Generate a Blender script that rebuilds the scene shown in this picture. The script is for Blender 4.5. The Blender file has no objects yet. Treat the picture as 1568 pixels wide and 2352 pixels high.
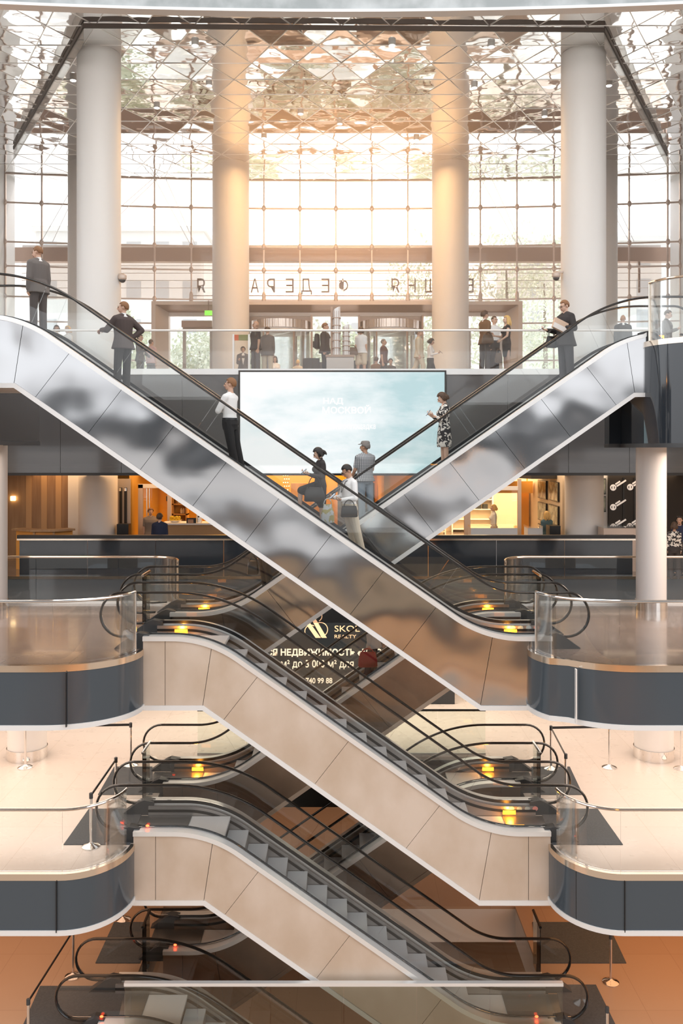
import bpy, bmesh, math, random
from mathutils import Vector, Matrix
random.seed(7)
R = math.radians
sc = bpy.context.scene
col = sc.collection
F, HZ, CH, CX = 2013.0, 1030.0, 11.08, 784.0     # focal length (px), horizon row, eye height (m), centre column

# ------------------------------------------------------------------ camera, world, light, exposure
cam = bpy.data.cameras.new('camera')
cam.sensor_fit = 'VERTICAL'
cam.sensor_height = 36.0
cam.lens = 36.0 * F / 2352.0
cam.shift_y = -(1176.0 - HZ) / 2352.0
cam.clip_end = 400
cam_ob = bpy.data.objects.new('camera', cam)
col.objects.link(cam_ob)
cam_ob.location = (0, 0, CH)
cam_ob.rotation_euler = (R(90), 0, 0)
sc.camera = cam_ob
sc.view_settings.view_transform = 'Standard'
sc.view_settings.look = 'None'
sc.view_settings.gamma = 1
sc.view_settings.exposure = 0.75
try:
    sc.view_settings.use_curve_mapping = False
except Exception:
    pass
cy = sc.cycles
cy.max_bounces = 10; cy.diffuse_bounces = 3; cy.glossy_bounces = 5
cy.transmission_bounces = 4; cy.transparent_max_bounces = 40
cy.sample_clamp_indirect = 6.0
cy.caustics_reflective = False; cy.caustics_refractive = False
cy.use_denoising = True

world = bpy.data.worlds.new('sky')
sc.world = world
world.use_nodes = True
wn, wl = world.node_tree.nodes, world.node_tree.links
wn.clear()
def W(t, **k):
    n = wn.new(t)
    for a, b in k.items():
        setattr(n, a, b)
    return n
w_out = W('ShaderNodeOutputWorld'); w_bg = W('ShaderNodeBackground')
w_tc = W('ShaderNodeTexCoord'); w_sep = W('ShaderNodeSeparateXYZ')
wl.new(w_tc.outputs['Generated'], w_sep.inputs[0])
# pale overcast sky, brighter towards the entrance side, brownish below the horizon, with a low warm sun glow
w_r = W('ShaderNodeValToRGB'); w_r.color_ramp.elements[0].position = 0.40; w_r.color_ramp.elements[1].position = 0.56
w_r.color_ramp.elements[0].color = (0.30, 0.25, 0.21, 1); w_r.color_ramp.elements[1].color = (0.95, 0.97, 1.0, 1)
w_m = W('ShaderNodeMath', operation='MULTIPLY_ADD'); w_m.inputs[1].default_value = 0.5; w_m.inputs[2].default_value = 0.5
wl.new(w_sep.outputs['Z'], w_m.inputs[0]); wl.new(w_m.outputs[0], w_r.inputs[0])
w_f = W('ShaderNodeMapRange'); w_f.inputs[1].default_value = -0.3; w_f.inputs[2].default_value = 0.6
w_f.inputs[3].default_value = 1.25; w_f.inputs[4].default_value = 1.5
wl.new(w_sep.outputs['Y'], w_f.inputs[0])
SUN_DIR = Vector((0.0, 0.962, 0.27)).normalized()
w_d = W('ShaderNodeVectorMath', operation='DOT_PRODUCT'); w_d.inputs[1].default_value = SUN_DIR
wl.new(w_tc.outputs['Generated'], w_d.inputs[0])
w_p = W('ShaderNodeMath', operation='POWER'); w_p.inputs[1].default_value = 60
w_c = W('ShaderNodeMath', operation='MAXIMUM'); w_c.inputs[1].default_value = 0.0
wl.new(w_d.outputs['Value'], w_c.inputs[0]); wl.new(w_c.outputs[0], w_p.inputs[0])
w_g = W('ShaderNodeVectorMath', operation='SCALE'); w_g.inputs[0].default_value = (5.0, 2.6, 1.0)
wl.new(w_p.outputs[0], w_g.inputs['Scale'])
w_s = W('ShaderNodeVectorMath', operation='SCALE')
wl.new(w_r.outputs[0], w_s.inputs[0]); wl.new(w_f.outputs[0], w_s.inputs['Scale'])
w_a = W('ShaderNodeVectorMath', operation='ADD')
wl.new(w_s.outputs[0], w_a.inputs[0]); wl.new(w_g.outputs[0], w_a.inputs[1])
wl.new(w_a.outputs[0], w_bg.inputs['Color']); w_bg.inputs['Strength'].default_value = 1.0
wl.new(w_bg.outputs[0], w_out.inputs[0])

def area(name, loc, size, power, color, rot=(0, 0, 0), spread=180):
    l = bpy.data.lights.new(name, 'AREA'); l.shape = 'RECTANGLE'
    l.size, l.size_y = size; l.energy = power; l.color = color; l.spread = R(spread)
    o = bpy.data.objects.new(name, l); col.objects.link(o); o.location = loc; o.rotation_euler = rot
    return o
WARM, ORANGE, NEUT = (1.0, 0.72, 0.48), (1.0, 0.52, 0.16), (1.0, 0.93, 0.86)
# lamps under the slabs and in the shops, plus added fill lights
area('gallery_area', (-8.6, 20.2, 6.0), (8, 8), 190, (1.0, 0.84, 0.73))
area('gallery_area', (8.6, 20.2, 6.0), (8, 8), 190, (1.0, 0.84, 0.73))
area('gallery_area', (0, 24.6, 6.0), (9, 4), 170, (1.0, 0.84, 0.66))
area('gallery_area', (-8.2, 19.2, 2.3), (7, 6), 80, (1.0, 0.62, 0.40))
area('gallery_area', (8.2, 19.2, 2.3), (7, 6), 85, (1.0, 0.50, 0.22))
area('gallery_area', (0, 25.5, 2.2), (10, 5), 40, (1.0, 0.7, 0.5))
area('gallery_area', (-10.0, 18.2, 11.0), (4.5, 4), 260, (1.0, .80, .66))  # added fill, lays a bright patch on the left dark gallery floor
area('gallery_area', (10.0, 19.0, 11.0), (4.5, 3), 260, (1.0, .80, .66))  # added fill for the right dark gallery floor
area('gallery_area', (0, -7.8, 2.35), (22, 2), 85, (1.0, .60, .30))  # added unseen fill, warms the opposite wall mirrored in the steel
area('gallery_area', (0, -7.8, 5.8), (22, 2), 180, (1.0, .82, .64))  # added unseen fill for the upper part of the opposite wall
area('gallery_area', (7.6, 18.4, -1.1), (6, 4), 150, (1.0, .84, .70))  # added basement fill, brightens the lowest escalator from the right
area('gallery_area', (-8.2, 18.4, -1.1), (6, 4), 150, (1.0, .84, .70))  # added basement fill from the left
area('shop_light', (-6.4, 29.6, 10.2), (8, 2.4), 75, (1.0, 0.60, 0.30))
area('shop_light', (-2.2, 34.0, 10.2), (5.5, 5), 250, (1.0, 0.52, 0.10))
area('shop_light', (6.5, 29.6, 10.2), (9, 2.4), 90, (1.0, 0.74, 0.50))
area('shop_light', (7.2, 36.0, 10.2), (7, 8), 620, (1.0, 0.70, 0.36))
area('hall_fill', (0, 19.0, 22.9), (16, 6), 950, (1.0, .95, .89), rot=(R(38), 0, 0))  # added soft fill over the void to brighten the columns
area('hall_fill', (0, 33.0, 23.0), (9, 7), 700, (1.0, 0.55, 0.22))  # added warm fill, tints the columns like the entrance glare

# ------------------------------------------------------------------ materials
MATS = {}
def mat(name, color=(.8, .8, .8), rough=.5, metal=0., bump=None, vary=None, emit=None, estr=0., coat=0., spec=None, stretch=None):
    if name in MATS:
        return MATS[name]
    m = bpy.data.materials.new(name); m.use_nodes = True
    nt = m.node_tree; n = nt.nodes; b = n['Principled BSDF']
    b.inputs['Base Color'].default_value = (*color, 1)
    b.inputs['Roughness'].default_value = rough
    b.inputs['Metallic'].default_value = metal
    if coat:
        b.inputs['Coat Weight'].default_value = coat; b.inputs['Coat Roughness'].default_value = .05
    if spec is not None:
        b.inputs['Specular IOR Level'].default_value = spec
    if emit:
        b.inputs['Emission Color'].default_value = (*emit, 1); b.inputs['Emission Strength'].default_value = estr
    def coord(scale):
        tc = n.new('ShaderNodeTexCoord'); mp = n.new('ShaderNodeMapping')
        mp.inputs['Scale'].default_value = scale
        nt.links.new(tc.outputs['Object'], mp.inputs[0])
        return mp.outputs[0]
    if bump:                                   # (scale, strength, distance, detail)
        t = n.new('ShaderNodeTexNoise'); t.inputs['Scale'].default_value = bump[0]; t.inputs['Detail'].default_value = bump[3]
        nt.links.new(coord(stretch or (1, 1, 1)), t.inputs['Vector'])
        bp = n.new('ShaderNodeBump'); bp.inputs['Strength'].default_value = bump[1]; bp.inputs['Distance'].default_value = bump[2]
        nt.links.new(t.outputs[0], bp.inputs['Height']); nt.links.new(bp.outputs[0], b.inputs['Normal'])
    if vary:                                   # (scale, second colour, amount)
        t = n.new('ShaderNodeTexNoise'); t.inputs['Scale'].default_value = vary[0]; t.inputs['Detail'].default_value = 6
        nt.links.new(coord(stretch or (1, 1, 1)), t.inputs['Vector'])
        rp = n.new('ShaderNodeValToRGB'); rp.color_ramp.elements[0].position = .38; rp.color_ramp.elements[1].position = .66
        c2 = [a + (c - a) * vary[2] for a, c in zip(color, vary[1])]
        rp.color_ramp.elements[0].color = (*color, 1); rp.color_ramp.elements[1].color = (*c2, 1)
        nt.links.new(t.outputs[0], rp.inputs[0]); nt.links.new(rp.outputs[0], b.inputs['Base Color'])
    MATS[name] = m
    return m

def glass_mat(name, tint=(.93, .96, .95), refl=.9):
    m = bpy.data.materials.new(name); m.use_nodes = True
    nt = m.node_tree; n = nt.nodes; n.clear()
    o = n.new('ShaderNodeOutputMaterial'); mx = n.new('ShaderNodeMixShader')
    tr = n.new('ShaderNodeBsdfTransparent'); tr.inputs[0].default_value = (*tint, 1)
    gl = n.new('ShaderNodeBsdfGlossy'); gl.inputs['Roughness'].default_value = .01; gl.inputs[0].default_value = (1, 1, 1, 1)
    fr = n.new('ShaderNodeFresnel'); fr.inputs[0].default_value = 1.45
    mu = n.new('ShaderNodeMath'); mu.operation = 'MULTIPLY'; mu.inputs[1].default_value = refl
    nt.links.new(fr.outputs[0], mu.inputs[0]); nt.links.new(mu.outputs[0], mx.inputs[0])
    nt.links.new(tr.outputs[0], mx.inputs[1]); nt.links.new(gl.outputs[0], mx.inputs[2]); nt.links.new(mx.outputs[0], o.inputs[0])
    MATS[name] = m
    return m

def tile_mat(name, color, c2, grout, rough, size, coat=0.):
    m = mat(name, color, rough, coat=coat)
    nt = m.node_tree; n = nt.nodes; b = n['Principled BSDF']
    tc = n.new('ShaderNodeTexCoord'); br = n.new('ShaderNodeTexBrick')
    br.offset = 0.0; br.inputs['Color1'].default_value = (*color, 1); br.inputs['Color2'].default_value = (*c2, 1)
    br.inputs['Mortar'].default_value = (*grout, 1); br.inputs['Scale'].default_value = 1.0
    br.inputs['Mortar Size'].default_value = .004; br.inputs['Brick Width'].default_value = size; br.inputs['Row Height'].default_value = size * 1.6
    nt.links.new(tc.outputs['Object'], br.inputs['Vector']); nt.links.new(br.outputs[0], b.inputs['Base Color'])
    ns = n.new('ShaderNodeTexNoise'); ns.inputs['Scale'].default_value = 3
    mr = n.new('ShaderNodeMapRange'); mr.inputs[3].default_value = rough * .7; mr.inputs[4].default_value = rough * 1.4
    nt.links.new(tc.outputs['Object'], ns.inputs['Vector']); nt.links.new(ns.outputs[0], mr.inputs[0]); nt.links.new(mr.outputs[0], b.inputs['Roughness'])
    return m

mat('silver', (.46, .46, .465), .13, 1.0, bump=(.75, .5, .16, 1.2), stretch=(1, 1, .8))
mat('beige', (.60, .47, .36), .42, .25, bump=(.8, .15, .05, 2), vary=(1.1, (.72, .60, .50), 1.0), stretch=(1, 1, .7))  # steel: warm floor reflection put into the base colour, stained patches varied
mat('shaded_steel', (.26, .19, .145), .30, .75, vary=(1.2, (.34, .25, .19), 1.0), bump=(.6, .15, .05, 1))  # steel: shade and dark reflections put into the base colour
mat('alu', (.86, .85, .83), .3, .45)
mat('alu_light', (.82, .80, .78), .4, .15)
mat('chrome', (.78, .76, .74), .10, 1.0)
mat('brass_edge', (.80, .68, .56), .14, 1.0)
mat('rubber', (.012, .011, .010), .22, 0, coat=.4)
mat('black', (.008, .008, .009), .35)
mat('dark_grey', (.045, .047, .05), .4)
mat('skirt', (.45, .42, .40), .3, .7)
mat('tread', (.88, .88, .88), .5, .0)
mat('riser', (.34, .31, .29), .5, .3)
mat('comb', (.20, .20, .20), .35, .8)
mat('fascia', (.055, .070, .085), .14, 0, bump=(3, .03, .02, 1), coat=.3)
mat('fascia_dark', (.022, .028, .036), .07, 0, coat=.5)
mat('panel_grey', (.085, .083, .084), .12, 0, coat=.4)
mat('parapet', (.36, .39, .39), .3, 0, vary=(2.2, (.60, .63, .63), 1.0))
mat('white_paint', (.86, .84, .82), .5)
mat('column_paint', (.84, .81, .78), .45)
mat('soffit', (.75, .70, .65), .6)
mat('cream_wall', (.78, .64, .48), .5)
mat('wood', (.30, .17, .085), .4, stretch=(6, 6, .5), vary=(1.5, (.38, .23, .12), 1.0))
mat('wood_light', (.55, .34, .17), .45)
mat('orange_wall', (.70, .38, .07), .5)
mat('portal', (.34, .22, .16), .35, .3)
mat('portal_light', (.62, .50, .42), .4, .2)
mat('mullion', (.60, .47, .40), .35, .5)
mat('mat_grey', (.075, .080, .085), .9, vary=(30, (.095, .10, .105), 1.0))
mat('amber_light', (1, .5, .05), .4, emit=(1.0, .27, .015), estr=2.4)
mat('red_light', (1, .1, .02), .4, emit=(1.0, .07, .02), estr=5.0)
mat('lamp_strip', (1, .6, .2), .4, emit=(1.0, .40, .06), estr=6.0)
mat('lamp_white', (1, 1, 1), .4, emit=(1.0, .95, .88), estr=9.0)
mat('lamp_warm', (1, .8, .5), .4, emit=(1.0, .70, .32), estr=5.0)
mat('exit_green', (.2, .8, .1), .4, emit=(.25, .85, .06), estr=1.0)
glass_mat('glass', (.985, .992, .988), .8)
glass_mat('glass_green', (.93, .965, .945), 1.0)
glass_mat('facade_glass', (.99, .99, .99), .35)
glass_mat('frosted', (.90, .84, .80), .5)
glass_mat('smoke_glass', (.74, .66, .60), .35)
tile_mat('stone_dark', (.20, .148, .122), (.235, .175, .145), (.06, .045, .04), .16, 1.2, coat=.25)
tile_mat('stone_cream', (.80, .69, .60), (.82, .71, .62), (.62, .50, .40), .28, 1.2)
tile_mat('stone_tan', (.46, .29, .185), (.48, .31, .20), (.34, .21, .13), .32, 1.2)
tile_mat('stone_hall', (.50, .42, .36), (.52, .44, .38), (.36, .30, .26), .22, 1.5)

mat('mirror_tile', (.90, .88, .87), .03, 1.0, bump=(1.3, .30, .035, 1.5))
mat('seam', (.95, .93, .91), .45, 1.0)
mat('column_grey', (.60, .58, .57), .45)
mat('dark_bar', (.055, .04, .032), .35, .4)
mat('sticker_red', (.70, .30, .27), .5); mat('sticker_blue', (.30, .42, .50), .5)
mat('louvre', (.62, .54, .50), .5)
mat('letter_brown', (.16, .085, .05), .5)
mat('drum_steel', (.62, .52, .45), .25, .9, bump=(1.0, .4, .1, 1), stretch=(9, 1, .01))
mat('door_grey', (.44, .38, .34), .4, .3)
mat('sign_dark', (.02, .06, .01), .5)
mat('pedestal', (.62, .55, .50), .4); mat('model_white', (.85, .83, .82), .3); mat('model_brown', (.42, .28, .20), .4)
mat('totem_orange', (.75, .13, .03), .4); mat('totem_green', (.24, .28, .08), .4)
mat('leaf', (.62, .68, .52), .6); mat('leaf_pale', (.74, .78, .66), .6); mat('bark', (.30, .25, .20), .8)
mat('forecourt', (.80, .77, .73), .7); mat('pale_building', (.72, .72, .70), .7); mat('pale_window', (.46, .48, .49), .3)
mat('screen_text', (.1, .1, .1), .5, emit=(1, 1, 1), estr=.66)
mat('ad_dark', (.016, .021, .026), .18, coat=.3); mat('gold_text', (.80, .52, .32), .5, emit=(.8, .46, .26), estr=.22); mat('pale_text', (.72, .62, .52), .5, emit=(.8, .62, .46), estr=.30)
mat('desk_orange', (.75, .36, .08), .4)
mat('jar_white', (.85, .80, .70), .4); mat('jar_brown', (.35, .2, .1), .4)
mat('flower_yellow', (.80, .55, .03), .6)
mat('skin_tan', (.5, .3, .2), .5)
mat('bulb', (1, .7, .3), .4, emit=(1, .62, .18), estr=9)
mat('hoarding', (.022, .016, .012), .5)
mat('emblem_white', (.8, .72, .66), .5, emit=(.8, .7, .62), estr=.3)
mat('tv_picture', (.05, .07, .06), .2, vary=(3.5, (.5, .5, .36), 1.0)); MATS['tv_picture'].node_tree.nodes['Principled BSDF'].inputs['Emission Strength'].default_value = 0

mat('skin_a', (.62, .38, .27), .5); mat('skin_b', (.70, .46, .34), .5); mat('skin_c', (.50, .29, .19), .5)
mat('hair_brown', (.075, .040, .022), .6); mat('hair_dark', (.018, .013, .011), .5); mat('hair_blond', (.72, .46, .16), .5); mat('hair_ginger', (.24, .11, .045), .6); mat('hair_grey', (.20, .18, .165), .6); mat('hair_none', (.2, .15, .1), .6)
mat('eye_dark', (.02, .015, .012), .3); mat('lip', (.45, .17, .14), .5); mat('cap_grey', (.23, .21, .195), .8)
mat('shoe_black', (.015, .013, .012), .35); mat('shoe_white', (.8, .78, .75), .5); mat('shoe_tan', (.35, .2, .12), .5)
mat('cloth_white', (.84, .83, .82), .8, bump=(18, .25, .02, 3)); mat('cloth_grey_suit', (.155, .135, .125), .85); mat('cloth_dark_suit', (.075, .055, .050), .85); mat('cloth_black', (.014, .012, .012), .85); mat('cloth_charcoal', (.036, .031, .031), .85, bump=(14, .3, .02, 3))
mat('cloth_trouser_grey', (.085, .068, .064), .85, bump=(12, .3, .02, 3)); mat('cloth_jeans', (.060, .058, .065), .85, bump=(14, .3, .02, 3)); mat('cloth_beige', (.62, .54, .42), .85, bump=(12, .3, .02, 3)); mat('cloth_brown', (.20, .10, .045), .85); mat('cloth_navy', (.018, .024, .055), .85); mat('cloth_teal', (.09, .16, .19), .85)
mat('cloth_pink', (.62, .42, .42), .85); mat('cloth_wine', (.12, .05, .05), .85); mat('cloth_lightgrey', (.50, .47, .44), .85); mat('cloth_denim', (.30, .36, .42), .85); mat('cloth_tee_grey', (.24, .20, .175), .85); mat('cloth_cream', (.66, .56, .42), .85)
mat('bag_red', (.36, .012, .016), .6); mat('leather_black', (.014, .012, .012), .3); mat('leather_brown', (.16, .09, .05), .4); mat('paper_tan', (.62, .44, .32), .6); mat('plastic_bag', (.62, .64, .64), .3)

mat('chair_dark', (.05, .042, .04), .6); mat('paper_sheet', (.75, .70, .66), .7); mat('phone_screen', (.1, .1, .12), .2, emit=(.5, .6, .7), estr=.5)
def pattern_mat(name, kind, c1, c2, scale):
    m = mat(name, c1, .85); nt = m.node_tree; n = nt.nodes; b = n['Principled BSDF']
    tc = n.new('ShaderNodeTexCoord'); rp = n.new('ShaderNodeValToRGB'); e = rp.color_ramp.elements
    if kind == 'floral':
        t = n.new('ShaderNodeTexNoise'); t.inputs['Scale'].default_value = scale; t.inputs['Detail'].default_value = 1.0; t.inputs['Distortion'].default_value = 1.2
        nt.links.new(tc.outputs['Object'], t.inputs['Vector']); src = t.outputs[0]
        e[0].position, e[1].position = .49, .53
    else:
        ws = []
        for d in ('X', 'Z'):
            t = n.new('ShaderNodeTexWave'); t.bands_direction = d; t.inputs['Scale'].default_value = scale; nt.links.new(tc.outputs['Object'], t.inputs['Vector']); ws.append(t)
        a = n.new('ShaderNodeMath'); a.operation = 'MULTIPLY'; nt.links.new(ws[0].outputs[1], a.inputs[0]); nt.links.new(ws[1].outputs[1], a.inputs[1]); src = a.outputs[0]
        e[0].position, e[1].position = .10, .40
    e[0].color = (*c1, 1); e[1].color = (*c2, 1)
    nt.links.new(src, rp.inputs[0]); nt.links.new(rp.outputs[0], b.inputs['Base Color'])
pattern_mat('cloth_floral', 'floral', (.03, .028, .03), (.72, .68, .62), 11)
pattern_mat('cloth_plaid', 'plaid', (.16, .17, .185), (.60, .60, .60), 9)
pattern_mat('cloth_check', 'plaid', (.44, .46, .50), (.62, .63, .66), 12)
pattern_mat('plastic_goods', 'floral', (.60, .62, .62), (.45, .40, .18), 9)

# ------------------------------------------------------------------ mesh helpers
def tag(o, label=None, cat=None, group=None, kind=None):
    if label: o['label'] = label
    if cat: o['category'] = cat
    if group: o['group'] = group
    if kind: o['kind'] = kind
    return o

def empty(name, loc, label=None, cat=None, group=None, kind=None, rz=0.):
    o = bpy.data.objects.new(name, None); col.objects.link(o)
    o.empty_display_size = .1
    o.location = loc; o.rotation_euler = (0, 0, rz)
    return tag(o, label, cat, group, kind)

class MB:
    def __init__(self):
        self.v, self.f = [], []
    def add(self, vs, fs):
        k = len(self.v)
        self.v += [tuple(p) for p in vs]; self.f += [tuple(i + k for i in f) for f in fs]
        return self
    def box(self, a, b):
        (x0, y0, z0), (x1, y1, z1) = a, b
        x0, x1 = min(x0, x1), max(x0, x1); y0, y1 = min(y0, y1), max(y0, y1); z0, z1 = min(z0, z1), max(z0, z1)
        return self.add([(x0, y0, z0), (x1, y0, z0), (x1, y1, z0), (x0, y1, z0), (x0, y0, z1), (x1, y0, z1), (x1, y1, z1), (x0, y1, z1)],
                        [(0, 3, 2, 1), (4, 5, 6, 7), (0, 1, 5, 4), (1, 2, 6, 5), (2, 3, 7, 6), (3, 0, 4, 7)])
    def prism_y(self, poly, y0, y1):           # polygon in x-z, extruded along y
        n = len(poly)
        return self.add([(x, y0, z) for x, z in poly] + [(x, y1, z) for x, z in poly],
                        [tuple(range(n)), tuple(range(2 * n - 1, n - 1, -1))] + [(i, i + n, (i + 1) % n + n, (i + 1) % n) for i in range(n)])
    def prism_z(self, poly, z0, z1):           # polygon in x-y, extruded along z
        n = len(poly)
        return self.add([(x, y, z0) for x, y in poly] + [(x, y, z1) for x, y in poly],
                        [tuple(range(n - 1, -1, -1)), tuple(range(n, 2 * n))] + [(i, (i + 1) % n, (i + 1) % n + n, i + n) for i in range(n)])
    def sweep(self, secs, closed=False):       # list of equal rings of points
        n = len(secs[0]); m = len(secs)
        vs = [p for s in secs for p in s]; fs = []
        for k in range(m if closed else m - 1):
            for i in range(n):
                a, b = k * n, ((k + 1) % m) * n
                fs.append((a + i, a + (i + 1) % n, b + (i + 1) % n, b + i))
        if not closed:
            fs += [tuple(range(n - 1, -1, -1)), tuple((m - 1) * n + i for i in range(n))]
        return self.add(vs, fs)
    def tube(self, pts, r, n=8, up=(0, 1, 0), flat=1.0):
        pts = [Vector(p) for p in pts]; secs = []
        rs = r if isinstance(r, (list, tuple)) else [r] * len(pts)
        for i, p in enumerate(pts):
            t = (pts[min(i + 1, len(pts) - 1)] - pts[max(i - 1, 0)])
            t = t.normalized() if t.length > 1e-9 else Vector((0, 0, 1))
            u = Vector(up)
            if abs(t.dot(u)) > .95: u = Vector((1, 0, 0)) if abs(t.x) < .8 else Vector((0, 0, 1))
            a = t.cross(u).normalized(); b = a.cross(t).normalized()
            secs.append([p + (a * math.cos(2 * math.pi * k / n) * flat + b * math.sin(2 * math.pi * k / n)) * rs[i] for k in range(n)])
        return self.sweep(secs)
    def lathe(self, prof, c=(0, 0), n=40):     # (r, z) profile around the vertical through c
        return self.sweep([[(c[0] + r * math.cos(2 * math.pi * k / n), c[1] + r * math.sin(2 * math.pi * k / n), z) for k in range(n)] for r, z in prof])
    def ball(self, c, r, n=12, m=8):
        rx, ry, rz = r if isinstance(r, (list, tuple)) else (r, r, r)
        return self.sweep([[(c[0] + rx * math.sin(a) * math.cos(2 * math.pi * k / n), c[1] + ry * math.sin(a) * math.sin(2 * math.pi * k / n), c[2] + rz * math.cos(a)) for k in range(n)]
                           for a in [max(.02, min(math.pi - .02, math.pi * j / m)) for j in range(m, -1, -1)]])
    def strip(self, pts, thick, z0, z1):       # an upright band following a plan polyline
        P = [Vector((p[0], p[1])) for p in pts]; secs = []
        for i, p in enumerate(P):
            t = (P[min(i + 1, len(P) - 1)] - P[max(i - 1, 0)]).normalized(); nn = Vector((-t.y, t.x)) * thick / 2
            a, b = p - nn, p + nn
            secs.append([(a.x, a.y, z0), (b.x, b.y, z0), (b.x, b.y, z1), (a.x, a.y, z1)])
        return self.sweep(secs)
    def mesh(self, name, m, off=(0, 0, 0), smooth=False):
        me = bpy.data.meshes.new(name)
        me.from_pydata([(x - off[0], y - off[1], z - off[2]) for x, y, z in self.v], [], self.f)
        bm = bmesh.new(); bm.from_mesh(me); bmesh.ops.recalc_face_normals(bm, faces=bm.faces); bm.to_mesh(me); bm.free()
        if m: me.materials.append(MATS[m] if isinstance(m, str) else m)
        if smooth:
            me.shade_smooth()
            try: me.set_sharp_from_angle(angle=R(35))
            except Exception: pass
        return me
    def build(self, name, m, parent=None, smooth=False, local=False):
        off = (0, 0, 0)
        if parent is not None and not local:
            p = parent; off = Vector((0, 0, 0))
            while p is not None: off = off + p.location; p = p.parent
        o = bpy.data.objects.new(name, self.mesh(name, m, off, smooth)); col.objects.link(o)
        if parent is not None: o.parent = parent
        return o

_tmp = None
def text_mesh(body, m, width=None, height=None, ext=.01, bold=0., mirror=False, align='LEFT'):
    cu = bpy.data.curves.new('lettering', 'FONT'); cu.body = body; cu.extrude = ext; cu.size = 1.0; cu.offset = bold; cu.align_x = align
    cu.resolution_u = 3
    o = bpy.data.objects.new('lettering', cu); col.objects.link(o)
    dg = bpy.context.evaluated_depsgraph_get(); dg.update()
    me = bpy.data.meshes.new_from_object(o.evaluated_get(dg))
    bpy.data.objects.remove(o)
    xs = [v.co.x for v in me.vertices]; ys = [v.co.y for v in me.vertices]
    w, h = max(xs) - min(xs), max(ys) - min(ys)
    s = (width / w) if width else (height / h)
    sy = (height / h) if height else s
    x0, y0 = (min(xs) if align == 'LEFT' else 0), min(ys)
    for v in me.vertices:
        x, y, z = v.co
        X = (x - x0) * s
        v.co = (-X if mirror else X, -z, (y - y0) * sy)
    me.materials.clear(); me.materials.append(MATS[m])
    return me
def lettering(name, body, m, loc, parent=None, **k):      # loc = lower left corner in the world; the letters face -y
    o = bpy.data.objects.new(name, text_mesh(body, m, **k)); col.objects.link(o)
    off = Vector((0, 0, 0)); p = parent
    while p is not None: off = off + p.location; p = p.parent
    o.location = Vector(loc) - off
    if parent is not None: o.parent = parent
    return o

def px(x, y, d):                                           # the world point seen at pixel (x, y) at depth d
    return Vector(((x - CX) * d / F, d, CH - (y - HZ) * d / F))
def arc(cx, cy_, rx, ry, a0, a1, n=10):
    return [(cx + rx * math.cos(R(a0 + (a1 - a0) * i / n)), cy_ + ry * math.sin(R(a0 + (a1 - a0) * i / n))) for i in range(n + 1)]
# ------------------------------------------------------------------ the setting: slabs, columns, walls, ceiling, entrance facade
L0, L1, L2, L3 = 0.0, 3.62, 7.29, 13.36
def slab(name, label, outline, top, depth, m_top, m_fascia, edge, m_trim='alu_light', m_rim='brass_edge', rim=.10, seams=()):
    """A floor slab: walking surface, facing band along the open edge, polished rim and light bottom trim."""
    s = MB().prism_z(outline, top - .06, top).build(name, m_top)
    tag(s, label, 'floor', kind='structure')
    MB().prism_z(outline, top - depth + .04, top - .06).build('soffit', 'soffit', s)
    MB().strip(edge, .06, top - depth, top - rim).build('fascia', m_fascia, s, smooth=True)
    MB().strip(edge, .075, top - rim, top + .015).build('edge_rim', m_rim, s, smooth=True)
    MB().strip(edge, .10, top - depth - .06, top - depth + .03).build('bottom_trim', m_trim, s, smooth=True)
    for (x, y) in seams:
        MB().box((x - .008, y - .04, top - depth), (x + .008, y + .01, top - rim)).build('fascia_joint', 'black', s)
    return s
def mir(pts): return [(-x, y) for x, y in reversed(pts)]
xi = -3.76
near2 = [(-14, 15.26), (-9, 15.26), (-5.6, 15.26)] + arc(-5.2, 16.46, 1.44, 1.20, -90, 0, 14)
back2 = [(-3.76, 17.5), (-3.76, 20.4)] + arc(-4.6, 20.5, .84, 1.0, 0, 90, 8) + [(-14, 21.5)]
edge2 = near2 + back2
slab('floor', 'dark polished stone gallery floor on the left at the middle level', edge2, L2, 1.05, 'stone_dark', 'fascia', edge2, seams=((-4.78, 15.25),))
e2r = [(x + .22, y) if x > -4 else (x, y) for x, y in edge2]
slab('floor', 'dark polished stone gallery floor on the right, under the round column', mir(e2r), L2, 1.05, 'stone_dark', 'fascia', mir(e2r), seams=())
f2 = [o for o in col.objects if o.name == 'floor.001'][0]
MB().box((4.12, 15.42, L2 - 1.05), (4.145, 15.50, L2 - .1)).build('fascia_joint', 'alu', f2)
n1 = [(-14, 15.36), (-9, 15.36), (-5.0, 15.36)] + arc(-4.95, 16.5, 1.02, 1.14, -90, 0, 14)
edge1 = n1 + [(-3.93, 21.2), (3.93, 21.2)] + mir(n1)
f1 = slab('floor', 'bright cream stone floor around the escalator void, one level below the dark galleries', edge1 + [(14, 33), (-14, 33)], L1, 1.0, 'stone_cream', 'fascia', n1, seams=((-4.98, 15.34),))
MB().strip(mir(n1), .06, L1 - 1.0, L1 - .1).build('fascia', 'fascia', f1, smooth=True)
MB().strip(mir(n1), .075, L1 - .1, L1 + .015).build('edge_rim', 'brass_edge', f1, smooth=True)
MB().strip(mir(n1), .10, L1 - 1.06, L1 - .97).build('bottom_trim', 'alu_light', f1, smooth=True)
for (x, y) in ((4.95, 15.35), (4.2, 15.72)):
    MB().box((x - .008, y - .04, L1 - 1), (x + .008, y + .01, L1 - .1)).build('fascia_joint', 'black', f1)
MB().box((-3.9, 21.16, L1 - 1.2), (3.9, 21.20, L1 - .08)).build('fascia', 'black', f1)
edge0 = [(-14, 15.4), (-4.3, 15.4), (-4.3, 21.2), (4.2, 21.2), (4.2, 15.4), (14, 15.4)]
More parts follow.
